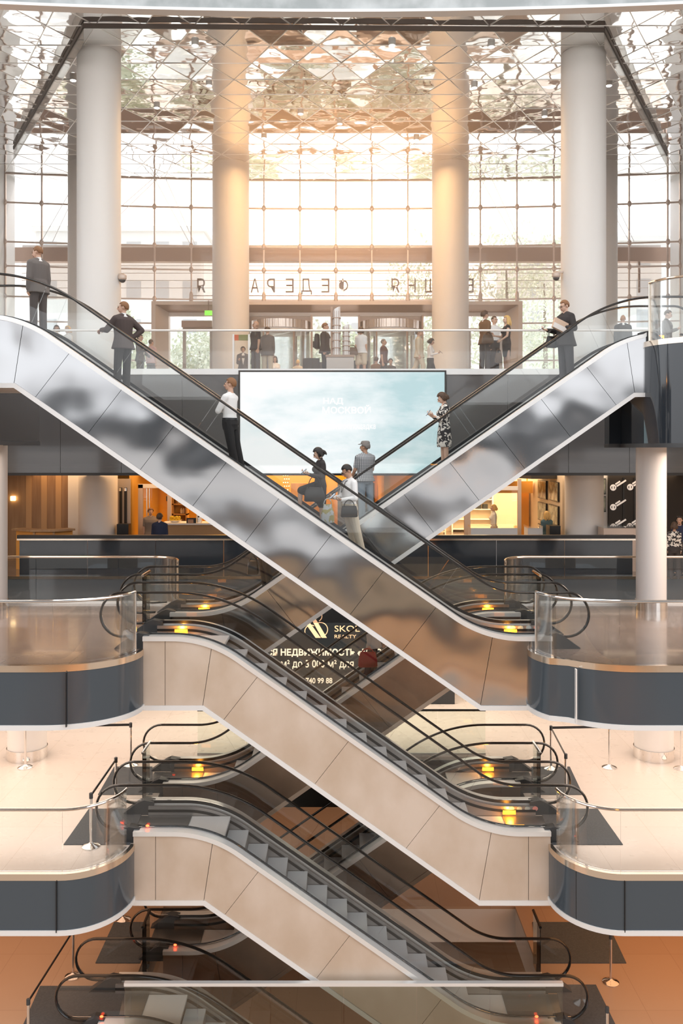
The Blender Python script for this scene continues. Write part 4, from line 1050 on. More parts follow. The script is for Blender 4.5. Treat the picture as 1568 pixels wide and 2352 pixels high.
ps = empty('framed_poster', px(439, 1202, 29.2), 'small dark framed portrait standing on the cafe counter', 'poster')
bx(428, 450, 1190, 1202, 28.95, .03, 'frame', 'black', ps); ps.location.z += .004; bx(431, 444, 1193, 1201, 28.94, .01, 'picture', 'skin_tan', ps)
cm = empty('coffee_machine', px(457, 1202, 29.2), 'silver cone shaped appliance on the cafe counter', 'appliance'); q = px(457, 1202, 29.2); q.z = px(0, 1202, 28.9).z + .002
MB().lathe([(.11, q.z), (.10, q.z + .2), (.05, q.z + .42)], (q.x, 29.2), 16).build('body', 'alu', cm, smooth=True); MB().ball((q.x, 29.1, q.z + .2), .03, 8, 6).build('dial', 'black', cm)
for i, (x0, x1, y0_, y1_, m, lb) in enumerate(((300, 312, 1095, 1285, 'wood_light', 'tall amber pier at the left of the cafe'), (338, 360, 1133, 1150, 'dark_grey', 'dark picture band on the cafe wall'), (355, 384, 1140, 1151, 'dark_grey', 'dark sketch mural on the cafe back wall'))):
    o = bx(x0, x1, y0_, y1_, 35.7 if i else 30.6, .1, 'wall_panel', m); tag(o, lb, 'wall panel')
    if i == 0: o.location.z = 0
# warm string lights and cabinets seen in the middle
for i in range(3):
    t = empty('string_light', px(652 + 5 * i, 1092, 33), ['hanging string of warm bulbs, left of three', 'hanging string of warm bulbs, middle of three', 'hanging string of warm bulbs, right of three'][i], 'string light', 'string lights behind the crossing escalators')
    t.location.z = 10.3
    q = px(652 + 5 * i, 1095, 33)
    MB().tube([(q.x, 33, 10.34), (q.x, 33, 8.6)], .006, 5).build('cord', 'black', t)
    for k in range(12): MB().ball((q.x + .02 * (-1) ** k, 33, 10.2 - .135 * k), .018, 8, 5).build('bulb', 'bulb', t)
for i, (x0, x1, m, lb) in enumerate(((668, 735, 'wood', 'brown cabinet front behind the woman with the handbag'), (775, 860, 'dark_grey', 'dark cafe bar unit behind the man in white'))):
    tag(bx(x0, x1, 1110, 1290, 34.5, .5, 'cabinet', m), lb, 'cabinet')
# electronics store on the right
st = empty('glass_partition', (px(1120, 0, 30).x, 30, L2), 'white framed glass front of the electronics store', 'partition')
bx(1189, 1197, 1100, 1285, 30, .12, 'upright', 'portal_light', st); bx(1066, 1080, 1140, 1285, 30, .12, 'upright', 'portal_light', st)
bx(1080, 1189, 1117, 1126, 30.0, .12, 'header', 'white_paint', st); bx(1080, 1189, 1126, 1285, 30.05, .012, 'glass_pane', 'glass', st)
structure(MB().box((7.28, 28.9, L2), (7.42, 34.5, 10.32)).build('wall_shop', 'cream_wall'), 'cream wall with televisions, seen at a slant')
structure(MB().box((7.5, 28.95, L2), (px(1397, 0, 29).x, 29.1, 10.32)).build('wall_shop', 'white_paint'), 'white wall strip right of the thick right column')
k_ = MB().box((px(1398, 0, 28.8).x, 28.8, L2), (12.5, 29.0, 10.32)).build('wall_shop', 'hoarding'); structure(k_, 'black hoarding with small white emblems at the right end of the shops')
for x in (1430, 1455): bx(x, x + 4, 1097, 1290, 28.77, .02, 'hoarding_joint', 'black', k_)
def hoard_mark(x, y):
    c = px(x, y, 28.74); t = MB()
    ring = [(c.x + .085 * math.cos(R(a)), 28.75, c.z + .085 * math.sin(R(a))) for a in range(0, 361, 30)]
    t.tube(ring, .022, 6); t.box((c.x - .03, 28.74, c.z - .06), (c.x + .03, 28.76, c.z + .06))
    for k, (l0, l1) in enumerate(((.12, .30), (.12, .48))):
        o = .05 - .075 * k
        d = Vector((math.cos(R(33)), math.sin(R(33)))); nn = Vector((-d.y, d.x))
        P = [Vector((c.x, c.z)) + d * l + nn * (o + w) for l, w in ((l0, -.025), (l1, -.025), (l1, .025), (l0, .025))]
        t.prism_y([(p.x, p.y) for p in P], 28.74, 28.76)
    t.build('emblem', 'emblem_white', k_)
for x, y in ((1408, 1120), (1447, 1119), (1408, 1165), (1408, 1210), (1446, 1209), (1478, 1120), (1478, 1209)): hoard_mark(x, y)
def tv(x, y, z, w, h, face, label):
    t = empty('television', (x, y, z), label, 'television', 'televisions on the store walls')
    if face == 'x':
        MB().box((x - .05, y - w / 2, z - h / 2), (x, y + w / 2, z + h / 2)).build('casing', 'black', t); MB().box((x - .058, y - w / 2 + .03, z - h / 2 + .03), (x - .05, y + w / 2 - .03, z + h / 2 - .03)).build('screen', 'tv_picture', t)
    else:
        MB().box((x - w / 2, y - .05, z - h / 2), (x + w / 2, y, z + h / 2)).build('casing', 'black', t); MB().box((x - w / 2 + .02, y - .058, z - h / 2 + .03), (x + w / 2 - .02, y - .05, z + h / 2 - .03)).build('screen', 'tv_picture', t)
rows_ = ('top', 'middle', 'bottom')
for r in range(3):
    z = 9.62 - .80 * r
    tv(7.268, 29.9, z, 1.3, .66, 'x', '%s television of the nearer column on the slanting cream wall' % rows_[r])
    tv(7.268, 31.6, z - .02, 1.3, .66, 'x', '%s television of the farther column on the slanting cream wall' % rows_[r])
for r in range(2):
    q = px(1383, 1117 + 41 * r, 28.9); tv(q.x, 28.95, q.z, .24, .52, 'y', '%s narrow television right of the thick right column' % ('upper', 'lower')[r])
hd = tag(MB().prism_z([(4.6, 36), (7.27, 31.8), (7.27, 29.6), (6.4, 29.6), (4.4, 35.0)], 10.05, 10.33).build('ceiling_beam', 'hoarding'), 'dark slanting ceiling band inside the electronics store', 'beam', kind='structure')
lb_ = tag(MB().box((5.6, 33.0, 9.4), (7.2, 33.4, 9.85)).box((5.7, 33.15, 9.85), (5.74, 33.2, 10.04)).box((7.0, 33.15, 9.85), (7.04, 33.2, 10.04)).build('display_header', 'desk_orange'), 'hanging orange header panel in the electronics store', 'panel')
tag(MB().box((6.9, 33.7, L2), (7.2, 34.3, 9.7)).build('display_pillar', 'desk_orange'), 'glowing orange display pillar at the end of the television wall', 'pillar')
for u, (x0, x1, d, lb) in enumerate(((5.0, 6.9, 39.8, 'white back shelf of the electronics store full of small boxes'), (3.2, 4.6, 38.6, 'side shelf of the electronics store near the escalator'))):
    s = empty('store_shelf', ((x0 + x1) / 2, d, L2), lb, 'shelf')
    for x in (x0, x1 - .06): MB().box((x, d, L2), (x + .06, d + .4, L2 + 2.1)).build('side_panel', 'white_paint', s)
    for k in range(5): MB().box((x0 + .06, d, L2 + .1 + .45 * k), (x1 - .06, d + .4, L2 + .14 + .45 * k)).build('shelf', 'white_paint', s)
    rnd = random.Random(u)
    pm = ['tv_picture', 'sticker_blue', 'black', 'jar_white', 'totem_orange', 'dark_grey']
    for k in range(2, 5):
        x = x0 + .1
        while x < x1 - .25:
            w = rnd.uniform(.10, .22); h = rnd.uniform(.15, .32)
            tag(MB().box((x, d + .05, L2 + .145 + .45 * k), (x + w, d + .3, L2 + .145 + .45 * k + h)).build('product_box', rnd.choice(pm)), 'small product box on the ' + ('white back shelf' if u == 0 else 'side shelf near the escalator') + ' of the store', 'box', 'boxes on the ' + ('back' if u == 0 else 'side') + ' store shelf')
            x += w + rnd.uniform(.03, .12)
for x0, x1, d, m, lb in ((1081, 1188, 27.8, 'white_paint', 'long white sales counter with glass top behind the black handrail'), (1212, 1246, 28.2, 'white_paint', 'short white counter beside the blonde woman'), (1386, 1474, 27.0, 'portal_light', 'pale sales counter in front of the black hoarding')):
    t = empty('sales_counter', (px(x0, 0, d).x, d, L2), lb, 'counter')
    bx(x0, x1, 1213, 1316, d, .6, 'counter_front', m, t); bx(x0, x1, 1208, 1213, d - .03, .66, 'glass_top', 'glass', t)
tag(bx(1262, 1287, 1208, 1300, 27.9, .5, 'counter_screen', 'black'), 'black box counter in front of the thick right column', 'counter')
for x, z, lb in ((4.9, 9.95, 'square ceiling light panel in the store, left'), (5.9, 9.95, 'square ceiling light panel in the store, right')):
    tag(MB().box((x - .35, 36.6, 10.30), (x + .35, 38.4, 10.34)).build('ceiling_light', 'lamp_warm'), lb, 'ceiling light', 'light panels in the store ceiling')
# ------------------------------------------------------------------ people
def _remesh(mb, name, m, voxel, parent, smooth_it=3, clipz=None):
    me = mb.mesh(name, m)
    o = bpy.data.objects.new(name, me); col.objects.link(o)
    md = o.modifiers.new('r', 'REMESH'); md.mode = 'VOXEL'; md.voxel_size = voxel; md.use_smooth_shade = True
    ms = o.modifiers.new('s', 'SMOOTH'); ms.iterations = smooth_it; ms.factor = .5
    dg = bpy.context.evaluated_depsgraph_get()
    new = bpy.data.meshes.new_from_object(o.evaluated_get(dg))
    o.modifiers.clear(); o.data = new; bpy.data.meshes.remove(me)
    if not new.materials: new.materials.append(MATS[m])
    if clipz is not None:
        for v in new.vertices: v.co.z = max(v.co.z, clipz)
    new.name = name
    o.parent = parent
    return o

def limb(mb, pts, rs, n=10):
    pts = [Vector(p) for p in pts]
    for i in range(len(pts) - 1):
        k = 4
        q = [pts[i].lerp(pts[i + 1], t / k) for t in range(k + 1)]
        mb.tube(q, [rs[i] + (rs[i + 1] - rs[i]) * t / k for t in range(k + 1)], n, up=(.31, .9, .2))
    for p, r in zip(pts, rs): mb.ball(p, r * .995, 10, 7)

def rings(mb, secs, xf=lambda p: p, n=20):
    mb.sweep([[xf(Vector((rx * math.cos(2 * math.pi * k / n), yc + ry * math.sin(2 * math.pi * k / n), z))) for k in range(n)] for z, rx, ry, yc in secs])

U = lambda *a: Vector(a).normalized()
def hand(mb, w, h, pn, side, curl, s=1.0):
    """Palm, four separate bent fingers and a thumb; h points along the hand, pn out of the palm, side towards the thumb."""
    h, pn = h.normalized(), pn.normalized(); side = (side - h * side.dot(h)).normalized(); pn = h.cross(side) if h.cross(side).dot(pn) > 0 else side.cross(h)
    L = .078 * s
    for k, (off, ln) in enumerate(((.028, .068), (.0095, .078), (-.0095, .072), (-.028, .056))):
        a = w + side * off * .7 * s; b = w + h * L + side * off * s
        limb(mb, [a, b], [.0155 * s, .013 * s], 8)
        p, ang = b, 0.15
        pts, rs = [b], [.0105 * s]
        for j, f in enumerate((.45, .32, .23)):
            ang += curl * (.9, 1.0, .7)[j]
            d = h * math.cos(ang) + pn * math.sin(ang)
            p = p + d * ln * f * 1.08 * s; pts.append(p); rs.append((.0098, .0088, .0072)[j] * s)
        limb(mb, pts, rs, 8)
    t0 = w + h * .022 * s + side * .022 * s
    t1 = t0 + (side * .75 + h * .6 + pn * .25).normalized() * .042 * s
    t2 = t1 + (side * .25 + h * .9 + pn * (.2 + curl * .5)).normalized() * .036 * s
    t3 = t2 + (h * .9 + pn * (.2 + curl * .6) - side * .1).normalized() * .026 * s
    limb(mb, [t0, t1, t2, t3], [.0165 * s, .0125 * s, .0105 * s, .0085 * s], 8)

SKIN = 0
def person(label, loc, rz, H=1.75, female=False, arms=None, legs=None, lean=0., head=(0, 0), top=None, bottom=None, shoes='shoe_black', hair='hair_brown', hairstyle='short',
           skin='skin_a', vox=.010, group=None, glasses=False, extra=None, bulk=1.0, seated=False, name='person'):
    """arms = ((upper dir, fore dir, hand dir, palm dir, curl) right, left); legs = ((thigh dir, shin dir) right, left); the figure faces local -y."""
    root = empty(name, loc, label, 'person', group, rz=rz)
    k = H / 1.75; root.scale = (k, k, k)
    dn = U(0, 0, -1)
    arms = arms or ((U(-.12, .03, -1), U(-.02, -.14, -1), dn, U(1, 0, 0), .35), (U(.12, .03, -1), U(.02, -.14, -1), dn, U(-1, 0, 0), .35))
    legs = legs or ((U(-.05, -.02, -1), U(-.01, .02, -1)), (U(.05, .02, -1), U(.01, .04, -1)))
    sw = (.150 if female else .172) * (1 + (bulk - 1) * .6)
    hipz = .93
    ang = R(lean); c_, s_ = math.cos(ang), math.sin(ang)
    def up(p):                                      # bend the upper body forward about the hips
        p = Vector(p); z = p.z - .98
        if z <= 0: return p
        t = min(1, z / .25); a = ang * t
        return Vector((p.x, p.y * math.cos(a) - z * math.sin(a), .98 + z * math.cos(a) + p.y * math.sin(a) * .3))
    hy, hp = R(head[0]), R(head[1])
    piv = Vector((0, .01, 1.53))
    hm = Matrix.Rotation(hy, 3, 'Z') @ Matrix.Rotation(hp, 3, 'X')
    base_h = up(piv)
    def hd(p): return base_h + hm @ (Vector(p) - piv)
    # joints
    J = []
    for i, sx in enumerate((-1, 1)):
        sh = up((sx * sw, .004, 1.392)); u, f, h, pn, cu = arms[i]
        el = sh + u * .285; wr = el + f * .25
        J.append((sh, el, wr, h, pn, cu))
    K = []; low = 9
    for i, sx in enumerate((-1, 1)):
        hip = Vector((sx * .088, 0, hipz)); th, shn = legs[i]
        kn = hip + th * .43; an = kn + shn * .42
        K.append((hip, kn, an)); low = min(low, an.z - .08)
    dz = -low                                       # the lower sole rests on z = 0
    sh_ = Vector((0, 0, dz))
    B = bulk
    def torso(mb, g, z0=.80, z1=1.50, hem=None):
        f = female
        S = [(.80, .125, .10, .0), (.90, .172 if f else .162, .118, .005), (.98, .165 if f else .155, .112, .0), (1.08, .132 if f else .146, .098, -.005), (1.20, .145 if f else .158, .108, -.005),
             (1.30, .155 if f else .174, .125 if f else .118, -.012), (1.38, .155 if f else .178, .105, .0), (1.44, .13 if f else .15, .078, .008), (1.475, .075, .062, .01), (1.50, .052, .054, .01)]
        S = [q for q in S if z0 - .001 <= q[0] <= z1 + .001]
        if hem: S = [(hem[0], hem[1], hem[2], 0)] + S
        secs = []
        for z, rx, ry, yc in S:
            b_ = B if z < 1.4 else 1 + (B - 1) * .4
            secs.append((z, (rx + g) * b_, (ry + g) * b_, yc))
        rings(mb, secs, lambda p: up(p) + sh_)
        if z1 > 1.43:
            for sx in (-1, 1): limb(mb, [up((sx * .045, .012, 1.445)) + sh_, up((sx * sw, .004, 1.392)) + sh_], [.046 + g, .052 + g * .8])
        if female and z1 > 1.3:
            for sx in (-1, 1): mb.ball(up((sx * .068, -.095 - g * .5, 1.275)) + sh_, (.062 + g, .055 + g, .06 + g), 12, 8)
    def armset(mb, g, end=1.0, r=(.056, .044, .034, .026)):
        for sh, el, wr, h, pn, cu in J:
            P = [sh + sh_, el + sh_, wr + sh_]; Rr = [(r[0] + g) * (.85 if female else 1), (r[1] + g) * (.85 if female else 1), (r[3] + g) * (.9 if female else 1)]
            if end < 1: P = [P[0], P[0].lerp(P[1], end * 2 if end <= .5 else 1)]; Rr = Rr[:2] if end <= .5 else Rr
            else: P[2] = P[1].lerp(P[2], .97)
            if .5 < end < 1: P = [sh + sh_, el + sh_, (el.lerp(wr, (end - .5) * 2)) + sh_]
            limb(mb, P, Rr[:len(P)])
    def legset(mb, g, end=1.0, r=(.082, .056, .038)):
        for hip, kn, an in K:
            P = [hip + sh_, kn + sh_, an + sh_]; q = list(r)
            if end < .5: P = [P[0], P[0].lerp(P[1], end * 2)]; q = q[:2]
            calf = P[1].lerp(P[-1], .3) if len(P) == 3 else None
            if calf is not None: P = [P[0], P[1], calf, P[2]]; q = [q[0], q[1], q[1] * .98, q[2]]
            limb(mb, P, [(a + g) * (1 + (B - 1) * .5) for a in q])
    # body, one continuous surface
    mb = MB()
    torso(mb, 0.0); armset(mb, 0.0, 1.0); legset(mb, 0.0)
    limb(mb, [up((0, .012, 1.44)) + sh_, hd((0, .008, 1.56)) + sh_], [.058, .050] if not female else [.05, .043])
    H_ = lambda p: hd(p) + sh_
    mb2 = [((0, .012, 1.655), (.074, .094, .098)), ((0, -.022, 1.605), (.060, .070, .085)), ((0, -.040, 1.563), (.040, .048, .036)), ((0, -.086, 1.640), (.045, .018, .022))]
    for c, r in mb2:
        t_ = MB().ball((0, 0, 0), r, 16, 10); t_.v = [tuple(hm @ Vector(v) + H_(c)) for v in t_.v]; mb.add(t_.v, t_.f)
    limb(mb, [H_((0, -.094, 1.648)), H_((0, -.116, 1.606)), H_((0, -.100, 1.598))], [.010, .015, .013], 8)
    for sx in (-1, 1):
        t_ = MB().ball((0, 0, 0), (.010, .020, .032), 8, 6); t_.v = [tuple(hm @ Vector(v) + H_((sx * .079, .012, 1.628))) for v in t_.v]; mb.add(t_.v, t_.f)
    for i, (sh, el, wr, h, pn, cu) in enumerate(J):
        sd = h.cross(pn) * (1 if i == 0 else -1)
        side = sd if sd.length > .1 else Vector((0, -1, 0))
        hand(mb, wr + sh_ - h * .005, h, pn, side, cu, .93 if female else 1.0)
    for hip, kn, an in K:
        limb(mb, [an + sh_, an + sh_ + Vector((0, -.13, -.05))], [.036, .028])
    body = _remesh(mb, 'body', skin, vox * .8, root, 2)
    # face details
    ey = MB(); br = MB()
    for sx in (-1, 1):
        ey.ball(H_((sx * .031, -.096, 1.635)), (.013, .008, .008), 8, 6); br.tube([H_((sx * .016, -.103, 1.655)), H_((sx * .034, -.100, 1.659)), H_((sx * .050, -.086, 1.654))], .0045, 5)
    ey.build('eyes', 'eye_dark', root, local=True); br.build('eyebrows', hair if hair != 'hair_none' else 'hair_brown', root, local=True)
    MB().tube([H_((-.024, -.092, 1.568)), H_((0, -.099, 1.570)), H_((.024, -.092, 1.568))], .006, 6).build('lips', 'lip', root, local=True)
    # hair
    if hairstyle != 'bald':
        hb = MB(); n_, m_ = 28, 18
        g = {'short': .013, 'buzz': .006, 'balding': .008, 'cap': .012}.get(hairstyle, .022)
        grid = {}
        vs, fs = [], []
        for j in range(m_ + 1):
            for i in range(n_):
                a, b = math.pi * j / m_, 2 * math.pi * i / n_
                d = Vector((math.sin(a) * math.cos(b), math.sin(a) * math.sin(b), math.cos(a)))
                wob = 1 + .03 * math.sin(7 * b + 3 * a) * (g > .01)
                p = Vector((0, .012, 1.655)) + Vector((d.x * (.074 + g * wob), d.y * (.094 + g * wob), d.z * (.098 + g * wob)))
                vs.append(p)
        def keep(p):
            front = p.y < -.045
            side_ = -.045 <= p.y < .035
            if front: return p.z > (1.735 if hairstyle == 'balding' else 1.700)
            if side_: return p.z > 1.645 + (.03 if hairstyle in ('balding',) else 0) - (.10 if hairstyle in ('long', 'bob', 'wild') and p.y > -.02 else 0)
            return p.z > 1.585
        for j in range(m_):
            for i in range(n_):
                q = (j * n_ + i, j * n_ + (i + 1) % n_, (j + 1) * n_ + (i + 1) % n_, (j + 1) * n_ + i)
                if all(keep(vs[v]) for v in q): fs.append(q)
        hb.v = [tuple(H_(v)) for v in vs]; hb.f = fs
        me = hb.mesh('hair', hair); ob = bpy.data.objects.new('hair', me); col.objects.link(ob)
        so_ = ob.modifiers.new('s', 'SOLIDIFY'); so_.thickness = .014; so_.offset = -1
        dg = bpy.context.evaluated_depsgraph_get(); nm = bpy.data.meshes.new_from_object(ob.evaluated_get(dg)); ob.modifiers.clear(); ob.data = nm; nm.shade_smooth(); ob.parent = root
        if hairstyle in ('long', 'bob', 'wild', 'bun'):
            lb = MB(); rn = random.Random(int(H * 1000))
            ln = {'long': .20, 'bob': .11, 'wild': .12, 'bun': .03}[hairstyle]
            for i in range(26):
                a = R(-10 + 200 * i / 25)
                p0 = Vector((.080 * math.cos(a), .015 + .092 * math.sin(a), 1.66)); w_ = rn.uniform(-.015, .02) * (2 if hairstyle == 'wild' else 1)
                p1 = p0 + Vector((.012 * math.cos(a) + w_ * .5, .022 * math.sin(a) + w_, -ln * rn.uniform(.8, 1.1)))
                lb.tube([H_(p0), H_(p0.lerp(p1, .5) + Vector((.012 * math.cos(a), .014 * math.sin(a), 0))), H_(p1)], [.022, .022, .010], 7)
            if hairstyle == 'bun': lb.ball(H_((0, .115, 1.68)), .04, 10, 8)
            lb.build('hair_back', hair, ob, local=True, smooth=True)
        if hairstyle == 'cap':
            cb = MB(); rings(cb, [(1.70, .088, .108, .012), (1.745, .086, .106, .014), (1.772, .066, .084, .016), (1.778, .03, .04, .016)], H_)
            cb.add([tuple(H_(p)) for p in ((-.06, -.085, 1.70), (.06, -.085, 1.70), (.045, -.15, 1.69), (-.045, -.15, 1.69), (-.06, -.085, 1.71), (.06, -.085, 1.71), (.045, -.15, 1.70), (-.045, -.15, 1.70))], [(0, 1, 2, 3), (7, 6, 5, 4), (0, 4, 5, 1), (1, 5, 6, 2), (2, 6, 7, 3), (3, 7, 4, 0)])
            cb.build('cap', 'cap_grey', root, local=True, smooth=True)
    if glasses:
        gb = MB()
        for sx in (-1, 1):
            gb.tube([H_((sx * .033 + .020 * math.cos(R(a)), -.112, 1.632 + .015 * math.sin(R(a)))) for a in range(0, 361, 30)], .003, 5); gb.tube([H_((sx * .053, -.110, 1.638)), H_((sx * .080, .01, 1.64))], .003, 5)
        gb.tube([H_((-.013, -.113, 1.635)), H_((.013, -.113, 1.635))], .003, 5); gb.build('glasses', 'black', root, local=True)
    # clothes
    kind, m = top
    if kind == 'jacket':
        sb = MB(); torso(sb, .006, 1.0, 1.475); limb(sb, [up((0, .012, 1.44)) + sh_, up((0, .010, 1.50)) + sh_], [.066, .060]); _remesh(sb, 'shirt', 'cloth_white', vox, root)
        jb = MB(); torso(jb, .030, .98, 1.44, (.80, .200, .155)); armset(jb, .020, 1.0); _remesh(jb, 'jacket', m, vox, root)
        if head[1] < 15: rings_ = MB().add([tuple(up(p) + sh_) for p in ((-.052, -.10, 1.47), (.052, -.10, 1.47), (.048, -.168, 1.25), (.0, -.170, 1.02), (-.048, -.168, 1.25), (-.05, -.06, 1.47), (.05, -.06, 1.47), (.04, -.12, 1.25), (0, -.12, 1.02), (-.04, -.12, 1.25))], [(0, 1, 2, 3, 4), (9, 8, 7, 6, 5), (0, 5, 6, 1), (1, 6, 7, 2), (2, 7, 8, 3), (3, 8, 9, 4), (4, 9, 5, 0)]).build('shirt_front', 'cloth_white', root, local=True)
        if extra == 'tie': MB().add([tuple(up(p) + sh_) for p in ((-.02, -.15, 1.44), (.02, -.15, 1.44), (.03, -.165, 1.15), (0, -.165, 1.11), (-.03, -.165, 1.15), (0, -.13, 1.44), (0, -.14, 1.13))], [(0, 1, 2, 3, 4), (0, 5, 1), (1, 5, 6, 2), (2, 6, 3), (3, 6, 4), (4, 6, 5, 0)]).build('necktie', 'black', root, local=True)
    elif kind == 'shirt':
        sb = MB(); torso(sb, .012, .98, 1.475, (.94, .158, .112)); armset(sb, .012, 1.0); _remesh(sb, 'shirt', m, vox, root)
        cb = MB(); limb(cb, [up((0, .012, 1.455)) + sh_, up((0, .006, 1.495)) + sh_], [.060, .056]); _remesh(cb, 'collar', m, vox, root)
    elif kind == 'loose':
        sb = MB(); torso(sb, .030, .98, 1.475, (.80, .202, .158)); armset(sb, .018, .92); _remesh(sb, 'shirt', m, vox, root)
    elif kind == 'tee':
        sb = MB(); torso(sb, .028, .98, 1.475, (.86, .196, .148)); armset(sb, .014, .36); _remesh(sb, 'shirt', m, vox, root)
    elif kind == 'sleeveless':
        sb = MB(); torso(sb, .010, .98, 1.44, (.90, .165, .12)); _remesh(sb, 'top', m, vox, root)
    elif kind in ('dress', 'skirtdress'):
        sb = MB(); torso(sb, .012, .98, 1.45)
        if kind == 'dress': rings(sb, [(.52, .20, .16, 0), (.62, .21, .165, 0), (.85, .20, .15, 0), (1.0, .175, .125, 0), (1.1, .14, .11, 0)], lambda p: p + sh_); armset(sb, .016, .80)
        _remesh(sb, 'dress', m, vox, root)
    kind, m = bottom
    if kind == 'trousers':
        tb = MB(); torso(tb, .022, .80, .98); rings(tb, [(.97, (.155 + .022) * B, (.112 + .022) * B, 0), (1.01, (.146 + .024) * B, (.106 + .024) * B, 0)], lambda p: p + sh_); legset(tb, .014, 1.0, (.088, .064, .060)); _remesh(tb, 'trousers', m, vox, root)
        bb = MB(); rings(bb, [(.985, .176 * B, .138 * B, 0), (1.02, .174 * B, .134 * B, 0)], lambda p: up(p) + sh_); 
        if kind == 'trousers' and extra == 'belt': bb.build('belt', 'black', root, local=True, smooth=True)
    elif kind == 'skirt':
        tb = MB(); rings(tb, [(.98, .165, .125, 0), (1.04, .150, .112, 0)], lambda p: p + sh_)
        torso(tb, .014, .80, 1.0)
        for hip, kn, an in K: limb(tb, [hip + sh_, hip.lerp(kn, .93) + sh_], [.115, .098])
        a, b = K[0][0].lerp(K[0][1], .85) + sh_, K[1][0].lerp(K[1][1], .85) + sh_
        limb(tb, [a, b], [.085, .085]); _remesh(tb, 'skirt', m, vox, root)
    elif kind == 'slim':
        tb = MB(); rings(tb, [(.50, .145, .105, 0), (.62, .16, .115, 0), (.9, .188, .135, 0), (1.05, .15, .112, 0)], lambda p: p + sh_); _remesh(tb, 'skirt', m, vox, root)
    if shoes:
        for hip, kn, an in K:
            a = an + sh_; z0 = a.z - .08
            fb = MB(); limb(fb, [a + Vector((0, .035, -.04)), a + Vector((0, -.06, -.045)), a + Vector((0, -.165, -.055))], [.042, .044, .034]); limb(fb, [a + Vector((0, .01, .0)), a + Vector((0, .0, -.04))], [.044, .044])
            _remesh(fb, 'shoe', shoes, max(vox, .009), root, 2, z0)
    root['wr'] = 0
    del root['wr']
    M_ = Matrix.Translation(Vector(loc)) @ Matrix.Rotation(rz, 4, 'Z') @ Matrix.Scale(k, 4)
    return {'root': root, 'hand_r': M_ @ (J[0][2] + sh_ + J[0][3] * .06), 'hand_l': M_ @ (J[1][2] + sh_ + J[1][3] * .06), 'elbow_r': M_ @ (J[0][1] + sh_), 'elbow_l': M_ @ (J[1][1] + sh_), 'sh_r': M_ @ (J[0][0] + sh_), 'sh_l': M_ @ (J[1][0] + sh_), 'M': M_, 'dz': dz}
# ------------------------------------------------------------------ things people carry
def bag(label, top, w, h, dpt, m, rz=0., strap=.16, name='handbag', cat='bag', soft=.78, hold=None):
    """A bag hanging from TOP (the hand or arm that carries it)."""
    x, y, z = top
    t = empty(name, (x, y, z - strap - h), label, cat, rz=rz)
    zb, zt = 0.0, h
    secs = [[(sx * w / 2 * q, sy * dpt / 2 * q2, zz) for sx, sy in ((-1, -.6), (-.8, -1), (.8, -1), (1, -.6), (1, .6), (.8, 1), (-.8, 1), (-1, .6))] for zz, q, q2 in ((zb, .86, .85), (zb + .02, 1.0, 1.0), (zb + h * .5, .97, .95), (zt - .02, soft, .5), (zt, soft * .95, .3))]
    MB().sweep(secs).build('body', m, t, local=True, smooth=True)
    for sy in (-1, 1):
        pts = [(w * .30 * math.cos(R(a)), sy * dpt * .22, zt - .02 + (strap + .03) * math.sin(R(a))) for a in range(0, 181, 15)]
        MB().tube(pts, .009, 6).build('handle', m, t, local=True, smooth=True)
    return t
def phone(label, p, rz, pitch=50):
    o = MB().box((-.037, -.075, -.005), (.037, .075, .005)).build('mobile_phone', 'black')
    o.location = p; o.rotation_euler = (R(pitch), 0, rz); tag(o, label, 'phone')
    MB().box((-.033, -.070, .005), (.033, .070, .0062)).build('screen', 'phone_screen', o, local=True)
    return o
DN = U(0, 0, -1)
def ride(e, x_px, head_y, label, rz, hmin=1.55, hmax=1.86, **k):
    y = e.y0 + .8; x = (x_px - CX) * y / F; zt = CH - (head_y - HZ) * y / F; zf = e.tread(x)
    H = max(hmin, min(hmax, zt - zf))
    # keep the soles inside one tread by setting the feet a little forward or back
    s = (x - e.xu) * e.d; n_ = round((e.S - s) / e.run); xc = e.xu + e.d * (e.S - n_ * e.run)
    fx = math.sin(R(rz))                              # world x of the facing direction
    want = xc - (x + .062 * fx); lim = .012
    need = max(0, abs(want) - lim) * (1 if want > 0 else -1)
    if 'legs' in k: x += need
    else:
        sl = -need * fx / .85
        k['legs'] = ((U(-.05, sl - .01, -1), U(-.01, sl + .02, -1)), (U(.05, sl + .01, -1), U(.01, sl + .03, -1)))
    return person(label, (x, y, zf + .004), R(rz), H=H, vox=.010, **k)

# people on the two silver escalators
ride(EA, 88, 567, 'person in a grey suit with slicked brown hair, riding at the top left', -128, head=(28, 8), top=('jacket', 'cloth_grey_suit'), bottom=('trousers', 'cloth_trouser_grey'), hair='hair_ginger', bulk=1.06)
ride(EA, 283, 694, 'person in a dark jacket with one hand on the hip, second from the top left', -132, head=(45, -2), top=('jacket', 'cloth_dark_suit'), bottom=('trousers', 'cloth_charcoal'), hair='hair_ginger', bulk=1.1,
     arms=((U(-.75, .35, -.75), U(.75, -.15, -.62), U(.5, -.6, -.6), U(.8, .2, 0), .5), (U(.45, -.45, -.8), U(-.15, -.95, .1), U(0, -1, -.1), DN, .6)))
ride(EA, 528, 846, 'person in a white shirt and black trousers with arms crossed', -112, head=(12, -4), top=('shirt', 'cloth_white'), bottom=('trousers', 'cloth_black'), hair='hair_ginger', hmax=1.88,
     arms=((U(-.15, -.42, -1), U(.88, -.46, .16), U(.9, .1, .1), U(0, 1, 0), .4), (U(.18, -.52, -1), U(-.90, -.30, .14), U(-.9, .15, .05), U(0, 1, 0), .4)), extra='belt')
